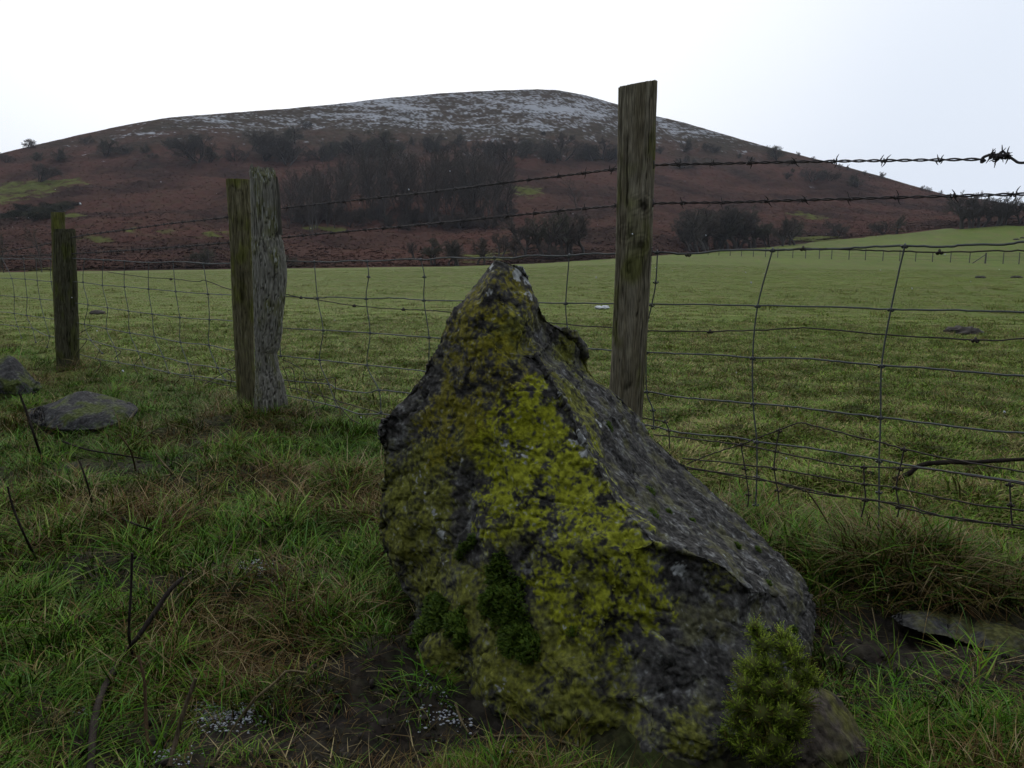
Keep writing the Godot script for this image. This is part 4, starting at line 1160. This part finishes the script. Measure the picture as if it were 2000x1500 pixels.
func build_trees() -> void:
	bark = mat(lin(0.062, 0.055, 0.048), 0.95, false, 0.2)
	for c in [[0.088, 0.072, 0.06], [0.076, 0.068, 0.057], [0.082, 0.078, 0.058]]: twig_mats.append(mat(lin(c[0], c[1], c[2]), 0.95, false, 0.15))
	var gorse := mat(lin(0.022, 0.026, 0.014), 0.95, false, 0.1)
	var tall := []; var thorn := []; var hedge := []
	for k in 5: tall.append(tree_kind(100 + k, {"stems": 1, "lean": 0.06, "height": 1.0, "girth": 0.01, "kids": [18, 6, 6, 5], "from": 0.12, "spread": 0.5, "ratio": 0.34, "lift": 0.1, "twist": 0.08, "thin": 0.0014}))
	for k in 4: thorn.append(tree_kind(200 + k, {"stems": 3, "lean": 0.4, "height": 0.6, "girth": 0.022, "kids": [8, 7, 7, 6], "from": 0.12, "spread": 0.85, "ratio": 0.55, "lift": 0.03, "twist": 0.17, "thin": 0.0017}))
	for k in 4: hedge.append(tree_kind(300 + k, {"stems": 2, "lean": 0.2, "height": 0.6, "girth": 0.03, "kids": [9, 7, 7, 6], "from": 0.28, "spread": 0.7, "ratio": 0.52, "lift": 0.05, "twist": 0.15, "thin": 0.0017}))
	var g := RandomNumberGenerator.new(); g.seed = 3
	# the wood below the middle of the hill
	for k in 170:
		var f := (k + 0.5) / 170.0
		var x := 560.0 + 442.0 * fmod(k * 0.618 + 0.1 * g.randf(), 1.0)
		var back := g.randf()
		var yb := lerpf(448.0, 350.0, back) + (10.0 * smoothstep(700, 580, x))
		var p := hit(x, yb, 60.0)
		var topy := lerpf(330.0, 292.0, smoothstep(600, 720, x)) + g.randf_range(-8, 30) + 18.0 * smoothstep(950, 1000, x)
		var hp := clampf(yb - topy, 45, 150)
		tree("wood_tree", tall[k % 5], p, hp * -p.z / F, g.randf_range(0.8, 1.3), twig_mats[k % 2], "slender bare tree in the dark wood below the snowy hilltop", "tree", "bare trees of the hillside wood", g.randf() * TAU)
	for k in 30:
		var x := 566.0 + 436.0 * (k + g.randf()) / 30.0
		var p := hit(x, g.randf_range(424.0, 450.0), 60.0)
		tree("brushwood", thorn[k % 4], p, g.randf_range(22.0, 40.0) * -p.z / F, 1.3, twig_mats[k % 2], "low dark brushwood along the foot of the hillside wood", "bush", "brushwood along the foot of the wood", g.randf() * TAU)
	# thorn bushes dotted over the slope: photo x, foot y, height
	var bushes := [[68,315,16],[108,314,24],[75,355,32],[12,318,18],[171,281,14],[206,304,26],[240,302,18],[280,300,18],[298,309,10],[388,318,48],[371,292,25],[408,316,30],[462,314,25],[514,314,52],[494,290,22],[560,321,48],[574,280,25],[542,310,40],[592,251,14],[630,314,25],[693,304,35],[628,316,26],[730,304,32],[768,314,48],[782,304,25],[810,283,16],[838,297,32],[880,297,15],[901,286,28],[929,311,30],[995,318,44],[1013,307,32],[1034,300,26],[1065,318,28],[1086,316,38],[1100,314,45],[1115,276,10],[1139,307,24],[1160,314,34],[1184,314,36],[1200,314,22],[1062,265,8],[1291,301,14],[1334,297,24],[1377,294,12],[1390,299,15],[1340,329,22],[1441,309,10],[1467,316,10],[1520,314,24],[1535,350,12],[1550,337,8],[1585,354,24],[1606,350,16],[1619,354,18],[1670,365,24],[660,308,26],[710,306,30],[860,300,22],[960,312,26]]
	bushes.sort_custom(func(a, b): return a[0] < b[0])
	var seen := {}
	for k in bushes.size():
		var q: Array = bushes[k]
		var p := hit(q[0], q[1], 60.0)
		var where := "on the left shoulder of the hill" if q[0] < 330 else ("above the wood" if q[0] < 1210 else "on the right-hand slope of the hill")
		tree("thorn_bush", thorn[k % 4], p, q[2] * 1.2 * -p.z / F, g.randf_range(1.05, 1.35), twig_mats[1 + k % 2], "dark bare thorn bush %s, %s from the left" % [where, nth(seen, where)], "bush", "thorn bushes %s" % where, g.randf() * TAU)
	for q in [[20,425,16],[30,410,14],[40,430,18],[58,412,15],[62,432,20],[84,428,18],[92,406,13],[104,420,16],[128,410,13],[142,402,10]]:
		var s := hit(q[0], q[1], 60.0)
		tree("gorse_bush", thorn[q[0] % 4], s, q[2] * -s.z / F, 1.7, gorse, "low dark gorse bush in the hollow behind the far left posts, %s from the left" % nth(seen, "g"), "bush", "gorse in the left-hand hollow", g.randf() * TAU)
	var p := hit(54, 290, 60.0)
	tree("lone_tree", thorn[1], p, 20.0 * -p.z / F, 1.2, twig_mats[0], "lone windswept tree on the skyline at far left", "tree", "", 1.0)
	for q in [[1560,303,8],[1590,311,7],[1640,326,8],[1655,330,9],[1690,339,7],[1722,347,12],[1800,370,9],[1812,373,10],[1835,379,9],[1908,390,16],[1931,393,14]]:
		var s := hit(q[0], q[1] + 2.0, 60.0)
		tree("skyline_shrub", thorn[q[0] % 4], s, q[2] * 1.2 * -s.z / F, 0.8, twig_mats[0], "tiny shrub on the right-hand skyline of the hill, %s from the left" % nth(seen, "s"), "bush", "shrubs on the right-hand skyline", g.randf() * TAU)
	# trees along the far edge of the pasture
	for q in [[810,505,34],[845,518,62],[880,519,46],[898,519,54],[936,517,58],[978,502,50],[1005,505,48],[1027,499,86],[1058,499,86],[1083,494,62],[1107,498,92],[1132,497,84]]:
		var s := hit(q[0], q[1], 30.0)
		tree("pasture_tree", hedge[q[0] % 4], s, q[2] * -s.z / F, g.randf_range(0.95, 1.2), twig_mats[q[0] % 3], "bare twiggy tree at the pasture edge behind the boulder's tip, %s from the left" % nth(seen, "p"), "tree", "trees at the pasture edge behind the boulder", g.randf() * TAU)
	for q in [[1345,490,66],[1360,490,74],[1374,488,88],[1388,488,84],[1400,487,80],[1414,487,84],[1426,487,90],[1441,486,80],[1458,485,78],[1475,484,84],[1500,480,44],[1527,481,60],[1550,479,58]]:
		var s := hit(q[0], q[1], 30.0)
		tree("pasture_tree", hedge[(q[0] + 2) % 4], s, q[2] * -s.z / F, g.randf_range(1.1, 1.4), twig_mats[q[0] % 3], "bare tree in the clump right of the near fence post, %s from the left" % nth(seen, "c"), "tree", "clump of trees right of the near post", g.randf() * TAU)
	for q in [[1880,446,74],[1896,446,68],[1921,443,66],[1945,442,56],[1962,440,64],[1990,437,62],[2025,436,62],[2060,436,62]]:
		var s := hit(q[0], q[1], 30.0)
		tree("hedgerow_tree", hedge[(q[0] + 1) % 4], s, q[2] * -s.z / F, g.randf_range(1.0, 1.2), twig_mats[1], "dark bare hedgerow tree on the right-hand rise, %s from the left" % nth(seen, "h"), "tree", "hedgerow trees at the right edge", g.randf() * TAU)
	for q in [[1128,410,66,"bare tree standing alone on the bracken slope left of the near post", "tall"], [82,532,95,"bare tree behind the far left fence posts", "tall"], [8,533,82,"bare tree at the pasture's far left corner", "tall"], [410,518,36,"low bare bush behind the left barbed wires", "thorn"], [1726,457,28,"small leaning bush at the pasture edge on the right", "thorn"], [1751,456,40,"small bare tree with forked trunk at the pasture edge on the right", "hedge"], [1636,462,34,"grey bush at the pasture edge, left of the leaning one", "thorn"], [560,519,24,"low bush on the pasture edge beyond the weathered post", "thorn"], [1080,505,34,"squat bush under the trees behind the boulder's tip", "thorn"]]:
		var s := hit(q[0], q[1], 30.0)
		var kd: Array = tall if q[4] == "tall" else (thorn if q[4] == "thorn" else hedge)
		tree("bare_tree" if q[4] != "thorn" else "low_bush", kd[q[0] % kd.size()], s, q[2] * -s.z / F, 1.3 if q[4] != "hedge" else 1.0, twig_mats[q[0] % 3], q[3], "tree" if q[4] != "thorn" else "bush", "", g.randf() * TAU)

# ------------------------------------------------------------------ grass
var keep_out := PackedVector2Array([Vector2(-0.19, -1.3), Vector2(-0.1, -1.16), Vector2(-0.02, -1.03), Vector2(0.06, -0.95), Vector2(0.2, -0.89), Vector2(0.36, -0.87), Vector2(0.46, -0.95), Vector2(0.5, -1.25), Vector2(0.53, -1.45), Vector2(0.3, -1.85), Vector2(-0.08, -1.75), Vector2(-0.23, -1.5)])

func clear_of_stone(x: float, z: float) -> bool:
	if Geometry2D.is_point_in_polygon(Vector2(x, z), keep_out): return false
	if x > 0.68 and absf(z + 1.36 + (x - 0.8) * -0.15) < 0.09: return false
	if Vector2((x + 1.72) / 0.2, (z + 3.12) / 0.13).length() < 1.0: return false
	if Vector2((x + 2.5) / 0.15, (z + 3.9) / 0.12).length() < 1.0: return false
	return true

func build_grass() -> void:
	var green := [Vector3(0.075, 0.165, 0.01), Vector3(0.1, 0.18, 0.016), Vector3(0.045, 0.115, 0.008), Vector3(0.15, 0.21, 0.035), Vector3(0.085, 0.18, 0.04), Vector3(0.06, 0.15, 0.012)]
	var straw := [Vector3(0.17, 0.125, 0.05), Vector3(0.12, 0.075, 0.028), Vector3(0.075, 0.042, 0.016), Vector3(0.23, 0.185, 0.095), Vector3(0.1, 0.085, 0.02)]
	var mixed := green + green + straw
	var gm := mat(Color.WHITE, 0.6, true, 0.16); gm.backlight_enabled = true; gm.backlight = Color(0.35, 0.4, 0.15)
	var kinds := []
	for k in 4: kinds.append([blades(28, 0.066, 0.04, 1.25, 0.0025, 600 + k, green + [straw[4]], 5, 0.2), [], []])
	for k in 4: kinds.append([blades(26, 0.075, 0.055, 1.5, 0.0018, 620 + k, straw, 5, 0.28), [], []])
	for k in 4: kinds.append([blades(36, 0.045, 0.055, 1.2, 0.0019, 640 + k, mixed, 4, 0.2), [], []])
	for k in 2: kinds.append([blades(60, 0.15, 0.05, 0.9, 0.003, 660 + k, straw + straw + green, 5, 0.2), [], []])
	var g := RandomNumberGenerator.new(); g.seed = 99
	# the rough verge on this side of the fence, thinning out into the pasture
	var made := 0
	while made < 50000:
		var r := 0.62 + 8.6 * pow(g.randf(), 1.5)
		var an := g.randf_range(-0.9, 0.9)
		var x := sin(an) * r; var z := -cos(an) * r
		made += 1
		if not clear_of_stone(x, z): continue
		var gm2 := grass_mix(x, z)
		if g.randf() > 0.05 + gm2 * (1.0 + 0.8 * nz.g2.get_noise_2d(x, z)): continue
		var s1: float = nz.g1.get_noise_2d(x * 1.3 + 7.0, z * 1.3)
		var beyond := (x - 0.375) * 0.6691 + (z + 2.1) * -0.7431
		var id := 0
		var t := g.randf()
		var straw_p := clampf(0.26 + 1.2 * s1, 0.06, 0.8)
		if beyond > 0.15: id = 8 + g.randi() % 4 if t > 0.25 else 4 + g.randi() % 4
		elif t < straw_p: id = 4 + g.randi() % 4
		elif t < straw_p + 0.42: id = g.randi() % 4
		else: id = 8 + g.randi() % 4
		var sc := g.randf_range(0.7, 1.25) * lerpf(0.62, 1.0, clampf((r - 0.9) / 0.9, 0, 1))
		if beyond > 0.15: sc *= 0.75
		var f := g.randf_range(0.6, 1.3)
		var tilt := Basis(Vector3(g.randfn(), 0, g.randfn()).normalized(), absf(g.randfn()) * 0.48)
		kinds[id][1].append(Transform3D(tilt * Basis(Vector3.UP, g.randf() * TAU).scaled(Vector3(sc, sc * g.randf_range(0.6, 1.3), sc)), Vector3(x, land(x, z) - 0.004, z)))
		kinds[id][2].append(Color(f * (1.0 + 0.1 * s1), f, f))
	# long tussocks along the wire to the right, and at the feet of the posts and stones
	for k in 260:
		var n := g.randf_range(-3.4, 0.4) if k < 170 else g.randf_range(5.0, 8.5)
		var off := g.randf_range(-0.22, 0.06)
		var x := 0.375 - 0.222 * n + off * 0.6691; var z := -(2.1 + 0.2 * n) - off * 0.7431
		if not clear_of_stone(x, z): continue
		var sc := g.randf_range(0.5, 1.0)
		if k >= 170: sc *= 0.6
		kinds[12 + k % 2][1].append(Transform3D(Basis(Vector3.UP, g.randf() * TAU).scaled(Vector3(sc, sc * g.randf_range(0.6, 1.0), sc)), Vector3(x, land(x, z) - 0.005, z)))
		kinds[12 + k % 2][2].append(Color.WHITE * g.randf_range(0.7, 1.05))
	for k in kinds.size():
		if kinds[k][1].is_empty(): continue
		var straw_kind: bool = (k >= 4 and k < 8) or k >= 12
		scatter("dead_grass" if straw_kind else "verge_grass", kinds[k][0], kinds[k][1], kinds[k][2], gm, "dead straw-coloured grass lying among the verge grass" if straw_kind else "wet green grass of the rough verge", "grass")
	# grazed pasture
	var fk := []
	var fgreen := [Vector3(0.14, 0.22, 0.026), Vector3(0.172, 0.245, 0.036), Vector3(0.115, 0.195, 0.02)]
	var fstraw := [Vector3(0.27, 0.23, 0.09), Vector3(0.2, 0.165, 0.06)]
	for k in 3: fk.append([blades(46, 0.036, 0.17, 1.3, 0.005, 700 + k, fgreen + fgreen + fstraw, 2, 0.2), [], []])
	for k in 2: fk.append([blades(46, 0.045, 0.13, 1.4, 0.0055, 720 + k, fstraw + fstraw + fgreen, 2, 0.25), [], []])
	var count := 0
	while count < 90000:
		count += 1
		var r := 2.2 + 62.0 * pow(g.randf(), 2.0)
		var an := g.randf_range(-0.68, 0.68)
		var x := sin(an) * r; var z := -cos(an) * r
		var beyond := (x - 0.375) * 0.6691 + (z + 2.1) * -0.7431
		if beyond < 0.3: continue
		var n2: float = nz.g1.get_noise_2d(x * 0.8, z * 0.8) + 0.5 * nz.g2.get_noise_2d(x * 0.3, z * 0.3)
		var id := 3 + g.randi() % 2 if g.randf() < clampf(0.3 + 1.2 * n2, 0.05, 0.8) else g.randi() % 3
		var sc := g.randf_range(0.5, 1.0) * (1.0 + r * 0.012)
		var f := g.randf_range(0.8, 1.15)
		fk[id][1].append(Transform3D(Basis(Vector3.UP, g.randf() * TAU).scaled(Vector3(sc, sc * g.randf_range(0.4, 0.85), sc)), Vector3(x, land(x, z) - 0.004, z)))
		fk[id][2].append(Color(f, f, f))
	for k in 520:
		var r := 2.4 + 22.0 * pow(g.randf(), 1.6); var an := g.randf_range(-0.68, 0.68)
		var x := sin(an) * r; var z := -cos(an) * r
		if (x - 0.375) * 0.6691 + (z + 2.1) * -0.7431 < 0.35: continue
		var sc := g.randf_range(0.6, 1.3)
		var f := g.randf_range(0.75, 1.1)
		fk[3 + k % 2][1].append(Transform3D(Basis(Vector3.UP, g.randf() * TAU).scaled(Vector3(sc, sc * g.randf_range(1.2, 2.4), sc)), Vector3(x, land(x, z) - 0.004, z)))
		fk[3 + k % 2][2].append(Color(f, f, f * 0.9))
	for k in fk.size():
		scatter("pasture_grass", fk[k][0], fk[k][1], fk[k][2], gm, "short grazed grass of the pasture beyond the fence", "grass")

# ------------------------------------------------------------------ sticks, stems, molehills, frost
func stick(called: String, pts: Array, r0: float, r1: float, col: Vector3, label: String, category: String, group := "", lift := 0.0) -> Node3D:
	# pts: photo x, y, height over the ground
	var p := PackedVector3Array()
	for q in pts:
		var h: Vector3
		if q[2] <= 0.0:
			h = hit(q[0], q[1]); h.y += r0 * 0.6 + lift
		else:
			var d := ray(q[0], q[1])
			var zz: float = p[p.size() - 1].z if p.size() > 0 else hit(q[0], q[1]).z
			if q.size() > 3: zz = -q[3]
			h = EYE + d * -zz
		p.append(h)
	var o := p[0]
	p = smooth_path(p, 6)
	var b := MB.new()
	var rr := PackedFloat32Array()
	for k in p.size():
		rr.append(lerpf(r0, r1, float(k) / (p.size() - 1)) * rng.randf_range(0.85, 1.15))
		p[k] -= o
	b.tube(p, rr, 8, Color(col.x, col.y, col.z))
	for k in b.v.size():
		var f: float = 1.0 + 0.6 * nz.l1.get_noise_3dv((b.v[k] + o) * 1.5)
		b.c[k] = Color(col.x * f, col.y * f, col.z * f)
	var n := base(called, o)
	put("stem", b.mesh(), wood_mat, n)
	tag(n, label, category, group)
	return n

func build_litter() -> void:
	rng.seed = 33
	var dark := Vector3(0.034, 0.028, 0.024); var pale := Vector3(0.2, 0.16, 0.09); var brown := Vector3(0.09, 0.06, 0.035)
	stick("fallen_branch", [[172,1600,0.0],[180,1500,0.0],[187,1420,0.0],[205,1360,0.0],[240,1300,0.0],[265,1250,0.04,1.27],[300,1200,0.06,1.29],[330,1155,0.08,1.31],[358,1128,0.08,1.33]], 0.0056, 0.0038, dark * 1.9, "dark crooked fallen branch in the left foreground grass", "branch", "", 0.012)
	stick("dead_stem", [[262,1290,0.0],[252,1240,0.05,1.24],[256,1150,0.1,1.24],[258,1080,0.15,1.24]], 0.0025, 0.002, dark * 1.8, "upright thin dark stem rising beside the fallen branch", "stem")
	stick("dead_stem", [[330,1500,0.0],[345,1440,0.05,0.99],[362,1380,0.08,1.0],[383,1325,0.1,1.01]], 0.0036, 0.003, Vector3(0.16, 0.125, 0.08), "thick broken pale stem at the bottom left", "stem")
	stick("dead_stem", [[290,1490,0.0],[285,1400,0.05,1.05],[282,1330,0.1,1.07],[270,1280,0.12,1.09]], 0.0026, 0.002, brown * 1.3, "thin bent brown stem left of the pale broken one", "stem")
	stick("dead_stem", [[85,905,0.0],[70,860,0.06,2.45],[50,800,0.12,2.45],[38,768,0.18,2.45]], 0.0042, 0.003, dark * 1.4, "dark bramble stem leaning before the flat stone", "stem")
	stick("dead_stem", [[75,1100,0.0],[50,1050,0.05,1.62],[25,990,0.1,1.62],[15,950,0.12,1.62]], 0.0028, 0.002, dark * 1.3, "thin dark bramble stem at the left edge", "stem")
	stick("dead_stem", [[183,1000,0.0],[172,950,0.05,1.95],[155,900,0.08,1.95]], 0.0028, 0.002, dark * 1.4, "short thin bramble stem below the flat stone", "stem")
	stick("dead_stem", [[265,920,0.0],[255,880,0.05,2.3],[232,848,0.08,2.3]], 0.0028, 0.002, brown, "short bent stem right of the flat stone", "stem")
	stick("bramble_runner", [[120,862,0.0],[170,878,0.03,2.6],[230,888,0.03,2.5],[300,900,0.0]], 0.0035, 0.0025, dark * 1.2, "long dark bramble runner lying across the grass by the flat stone", "stem")
	stick("bramble_runner", [[235,1012,0.0],[270,1026,0.02,1.8],[305,1038,0.0]], 0.0026, 0.002, dark * 1.2, "short dark bramble runner in the middle of the left grass", "stem")
	stick("fallen_twig", [[75,1212,0.0],[120,1205,0.02,1.42],[170,1207,0.02,1.4],[195,1222,0.0]], 0.006, 0.004, dark, "dark twig half buried in grass at the left", "branch")
	stick("grass_stalk", [[0,1185,0.0],[35,1202,0.02,1.42],[65,1220,0.0]], 0.0022, 0.0018, pale, "pale straw stalk at the left edge", "stalk")
	stick("grass_stalk", [[470,1405,0.0],[500,1365,0.04,1.12],[540,1330,0.07,1.14],[562,1311,0.08,1.15],[600,1314,0.07,1.15]], 0.0022, 0.0016, pale * 1.1, "kinked pale grass stalk arching over the frosty mud", "stalk")
	stick("grass_stalk", [[410,1500,0.0],[450,1430,0.05,1.02],[500,1360,0.08,1.04]], 0.002, 0.0016, pale * 0.8, "straight straw stalk rising beside the frosty mud", "stalk")
	stick("grass_stalk", [[905,1450,0.0],[970,1438,0.015,1.06],[1060,1440,0.015,1.04],[1130,1460,0.0]], 0.0022, 0.0018, pale * 0.8, "pale stalk lying along the boulder's front foot", "stalk")
	stick("grass_stalk", [[890,1375,0.0],[900,1405,0.015,1.09],[915,1432,0.0]], 0.0022, 0.0016, pale * 0.9, "short straw stalk in the mud by the boulder's left foot", "stalk")
	stick("grass_stalk", [[1875,1300,0.0],[1890,1330,0.02,1.2],[1905,1362,0.0]], 0.0024, 0.0018, pale, "pale stalk below the half-buried slab", "stalk")
	stick("grass_stalk", [[1620,1075,0.0],[1625,1040,0.08,1.75],[1595,985,0.15,1.75],[1572,955,0.2,1.75]], 0.002, 0.0015, pale, "tall bent straw stalk before the old net", "stalk")
	stick("grass_stalk", [[320,930,0.0],[335,925,0.03,2.15],[315,900,0.08,2.15],[303,885,0.1,2.15]], 0.003, 0.002, pale, "bent pale stalk on the tawny grass tuft", "stalk")
	stick("field_branch", [[1745,940,0.0],[1775,925,0.03],[1800,908,0.06],[1850,903,0.06],[1900,903,0.06],[1960,899,0.06],[2050,895,0.06]], 0.008, 0.006, dark * 1.2, "dark bent branch lying in the pasture beyond the old net", "branch")
	stick("field_branch", [[1540,915,0.0],[1600,918,0.0],[1650,922,0.0],[1705,930,0.0]], 0.012, 0.007, dark, "short dark stick in the pasture behind the old net", "branch")
	# molehills and clods out in the pasture
	for q in [[1915,543,10,"dark molehill in the pasture below the braced fence post, left one"],[1985,543,10,"dark molehill in the pasture below the braced fence post, right one"],[430,576,5,"dark clod on the grass left of the post pair"],[1880,652,34,"dark scraped clod of earth in the pasture at right"],[1985,468,5,"small molehill high on the right-hand rise"],[1998,465,5,"small molehill at the edge of the right-hand rise"],[190,612,14,"brown tuft-topped clod right of the round post"]]:
		var p := hit(q[0], q[1], 3.0)
		var s: float = q[2] * -p.z / F
		var b := MB.new()
		var sp := SphereMesh.new(); sp.radius = 1.0; sp.height = 2.0; sp.radial_segments = 22; sp.rings = 12
		var ar := sp.get_mesh_arrays()
		for k in ar[0].size():
			var w: Vector3 = ar[0][k]
			w *= 1.0 + 0.35 * nz.l3.get_noise_3dv(w * 0.2 + p) + 0.2 * nz.l1.get_noise_3dv(w * 0.12 + p)
			b.v.append(Vector3(w.x * s, w.y * s * 0.42, w.z * s))
		b.i = ar[12]; b.normals()
		var o := put("molehill", b.mesh(), mat(lin(0.032, 0.026, 0.02), 0.95)); o.position = p
		tag(o, q[3], "molehill")
	# white scrap lying in the pasture behind the near post
	var p := hit(1175, 603, 3.0)
	var b := MB.new()
	var sp := SphereMesh.new(); sp.radius = 1.0; sp.height = 2.0; sp.radial_segments = 20; sp.rings = 10
	var ar := sp.get_mesh_arrays()
	for k in ar[0].size():
		var w: Vector3 = ar[0][k]
		w *= 1.0 + 0.5 * nz.l3.get_noise_3dv(w * 0.25)
		b.v.append(Vector3(w.x * 0.1, w.y * 0.03 * (1.0 if absf(w.x) > 0.2 else 0.55) + 0.015, w.z * 0.045))
	b.i = ar[12]; b.normals()
	var sc := put("white_scrap", b.mesh(), mat(lin(0.55, 0.56, 0.57), 0.7)); sc.position = p
	tag(sc, "small white scrap lying in the pasture just left of the near post", "litter")
	# clods of trodden mud
	var cm := SphereMesh.new(); cm.radius = 1.0; cm.height = 2.0; cm.radial_segments = 9; cm.rings = 6
	var ca := cm.get_mesh_arrays(); var cb := MB.new()
	for k in ca[0].size():
		var w: Vector3 = ca[0][k]
		cb.v.append(w * (1.0 + 0.45 * nz.l3.get_noise_3dv(w * 0.12)) * Vector3(1, 0.7, 1))
	cb.i = ca[12]; cb.normals()
	var cx := []; var cc := []
	var h2 := RandomNumberGenerator.new(); h2.seed = 44
	for k in 5200:
		var r := 0.7 + 2.6 * h2.randf(); var an := h2.randf_range(-0.66, 0.66)
		var x := sin(an) * r; var z := -cos(an) * r
		if grass_mix(x, z) > 0.45 or not clear_of_stone(x, z): continue
		var s := 0.002 + 0.006 * pow(h2.randf(), 2.5)
		cx.append(Transform3D(Basis.from_euler(Vector3(h2.randf() * 6.0, h2.randf() * 6.0, 0)).scaled(Vector3.ONE * s), Vector3(x, land(x, z) + s * 0.2, z)))
		cc.append(Color.WHITE * h2.randf_range(0.6, 1.5))
	scatter("mud_clods", cb.mesh(), cx, cc, mat(lin(0.03, 0.025, 0.02), 0.75, true, 0.25), "small clods of dark trodden mud between the grass", "mud")
	# dead blades lying flat on the mud
	var lm := blades(5, 0.001, 0.05, 45.0, 0.0016, 910, [Vector3(0.2, 0.15, 0.07), Vector3(0.12, 0.08, 0.035), Vector3(0.26, 0.21, 0.11), Vector3(0.07, 0.05, 0.025)], 5, -0.34)
	var lx := []; var lc := []
	for k in 1500:
		var r := 0.75 + 1.9 * h2.randf(); var an := h2.randf_range(-0.66, 0.66)
		var x := sin(an) * r; var z := -cos(an) * r
		if grass_mix(x, z) > 0.6 or not clear_of_stone(x, z): continue
		var s := h2.randf_range(0.6, 1.6)
		lx.append(Transform3D(Basis(Vector3.UP, h2.randf() * TAU).scaled(Vector3.ONE * s).rotated(Vector3(h2.randfn(), 0, h2.randfn()).normalized(), 0.1), Vector3(x, land(x, z) + 0.006, z)))
		lc.append(Color.WHITE * h2.randf_range(0.5, 1.1))
	scatter("straw_litter", lm, lx, lc, mat(Color.WHITE, 0.8, true, 0.15), "dead straw blades lying flat on the bare mud", "straw")
	# light snow in the air
	var fx := []; var fc := []
	for k in 150:
		var fp := at(h2.randf_range(-50, 2050), h2.randf_range(330, 1100), 1.4 + 9.0 * h2.randf())
		if fp.y < ground(fp.x, fp.z) + 0.15: continue
		var s := h2.randf_range(0.0012, 0.0024)
		fx.append(Transform3D(Basis.from_euler(Vector3(0, 0, -0.5)).scaled(Vector3(s, s * 1.5, s)), fp)); fc.append(Color.WHITE)
	scatter("falling_snow", cb.mesh(), fx, fc, mat(lin(0.6, 0.62, 0.66), 0.8, true), "few fine snowflakes falling through the air", "snow")
	# frozen pellets of snow caught in the mud
	var pm := SphereMesh.new(); pm.radius = 1.0; pm.height = 2.0; pm.radial_segments = 6; pm.rings = 4
	var xf := []; var cols := []
	var g := RandomNumberGenerator.new(); g.seed = 12
	for q in [[440,1395,70,30,800],[480,1110,50,28,300],[560,1150,50,25,60],[890,1400,70,40,160],[1230,1490,80,14,110],[520,1320,40,15,60],[330,1480,60,25,80],[640,910,20,10,30],[650,1200,50,25,50],[860,1330,40,30,50],[170,1390,30,15,20],[1040,1470,60,20,60]]:
		for k in q[4]:
			var h := hit(q[0] + g.randfn() * q[2] * 0.5, q[1] + g.randfn() * q[3] * 0.5)
			if Geometry2D.is_point_in_polygon(Vector2(h.x, h.z), keep_out): continue
			var s := g.randf_range(0.0006, 0.0021)
			xf.append(Transform3D(Basis.from_euler(Vector3(g.randf() * 6.0, g.randf() * 6.0, 0)).scaled(Vector3(s * g.randf_range(0.7, 1.6), s * 0.8, s)), h + Vector3(0, s * 0.4, 0)))
			cols.append(Color(1, 1, 1) * g.randf_range(0.5, 1.0))
	var sm := mat(lin(0.5, 0.52, 0.56), 0.6, true)
	scatter("snow_pellets", cb.mesh(), xf, cols, sm, "frozen white snow pellets scattered over the mud", "snow")

# ------------------------------------------------------------------ what stands behind the photographer
func build_hedge() -> void:
	# a tall overgrown hedge at the photographer's back: the boulder's near side and the foreground lie in its shade
	var o := base("hedge", Vector3(0, 0, 1.5))
	var g := RandomNumberGenerator.new(); g.seed = 71
	var stems := MB.new()
	for k in 46:
		var x := -8.0 + 16.0 * (k + g.randf()) / 46.0
		var p := PackedVector3Array([Vector3(x, -0.1, g.randf_range(-0.3, 0.5))])
		for j in 5: p.append(p[j] + Vector3(g.randfn() * 0.15, 0.62, g.randfn() * 0.15))
		stems.tube(p, radii(6, 0.035, 0.01), 5)
	put("stems", stems.mesh(), bark, o)
	var lf := MB.new()
	for k in 14:
		var d := Vector3(g.randfn(), g.randfn(), g.randfn()).normalized(); var p := d * 0.11 * g.randf()
		var sd := d.cross(Vector3(g.randfn(), g.randfn(), g.randfn())).normalized() * 0.024
		var s := lf.v.size()
		lf.v.append_array(PackedVector3Array([p, p + d * 0.03 + sd, p + d * 0.075, p + d * 0.03 - sd]))
		var nn := d.cross(sd).normalized()
		for j in 4: lf.n.append(nn)
		lf.i.append_array(PackedInt32Array([s, s + 1, s + 2, s, s + 2, s + 3]))
	var xf := []; var cols := []
	for k in 9000:
		var x := g.randf_range(-8.5, 8.5); var y := 2.6 * pow(g.randf(), 0.8)
		xf.append(Transform3D(Basis.from_euler(Vector3(g.randf() * TAU, g.randf() * TAU, 0)), Vector3(x, y, g.randf_range(-0.45, 0.6) + 0.25 * sin(x * 1.3) - 0.12 * y)))
		cols.append(Color(1, 1, 1) * g.randf_range(0.7, 1.2))
	scatter("foliage", lf.mesh(), xf, cols, mat(lin(0.03, 0.045, 0.016), 0.6, true, 0.2), "", "", o)
	tag(o, "tall overgrown evergreen hedge behind the photographer, out of view", "hedge")
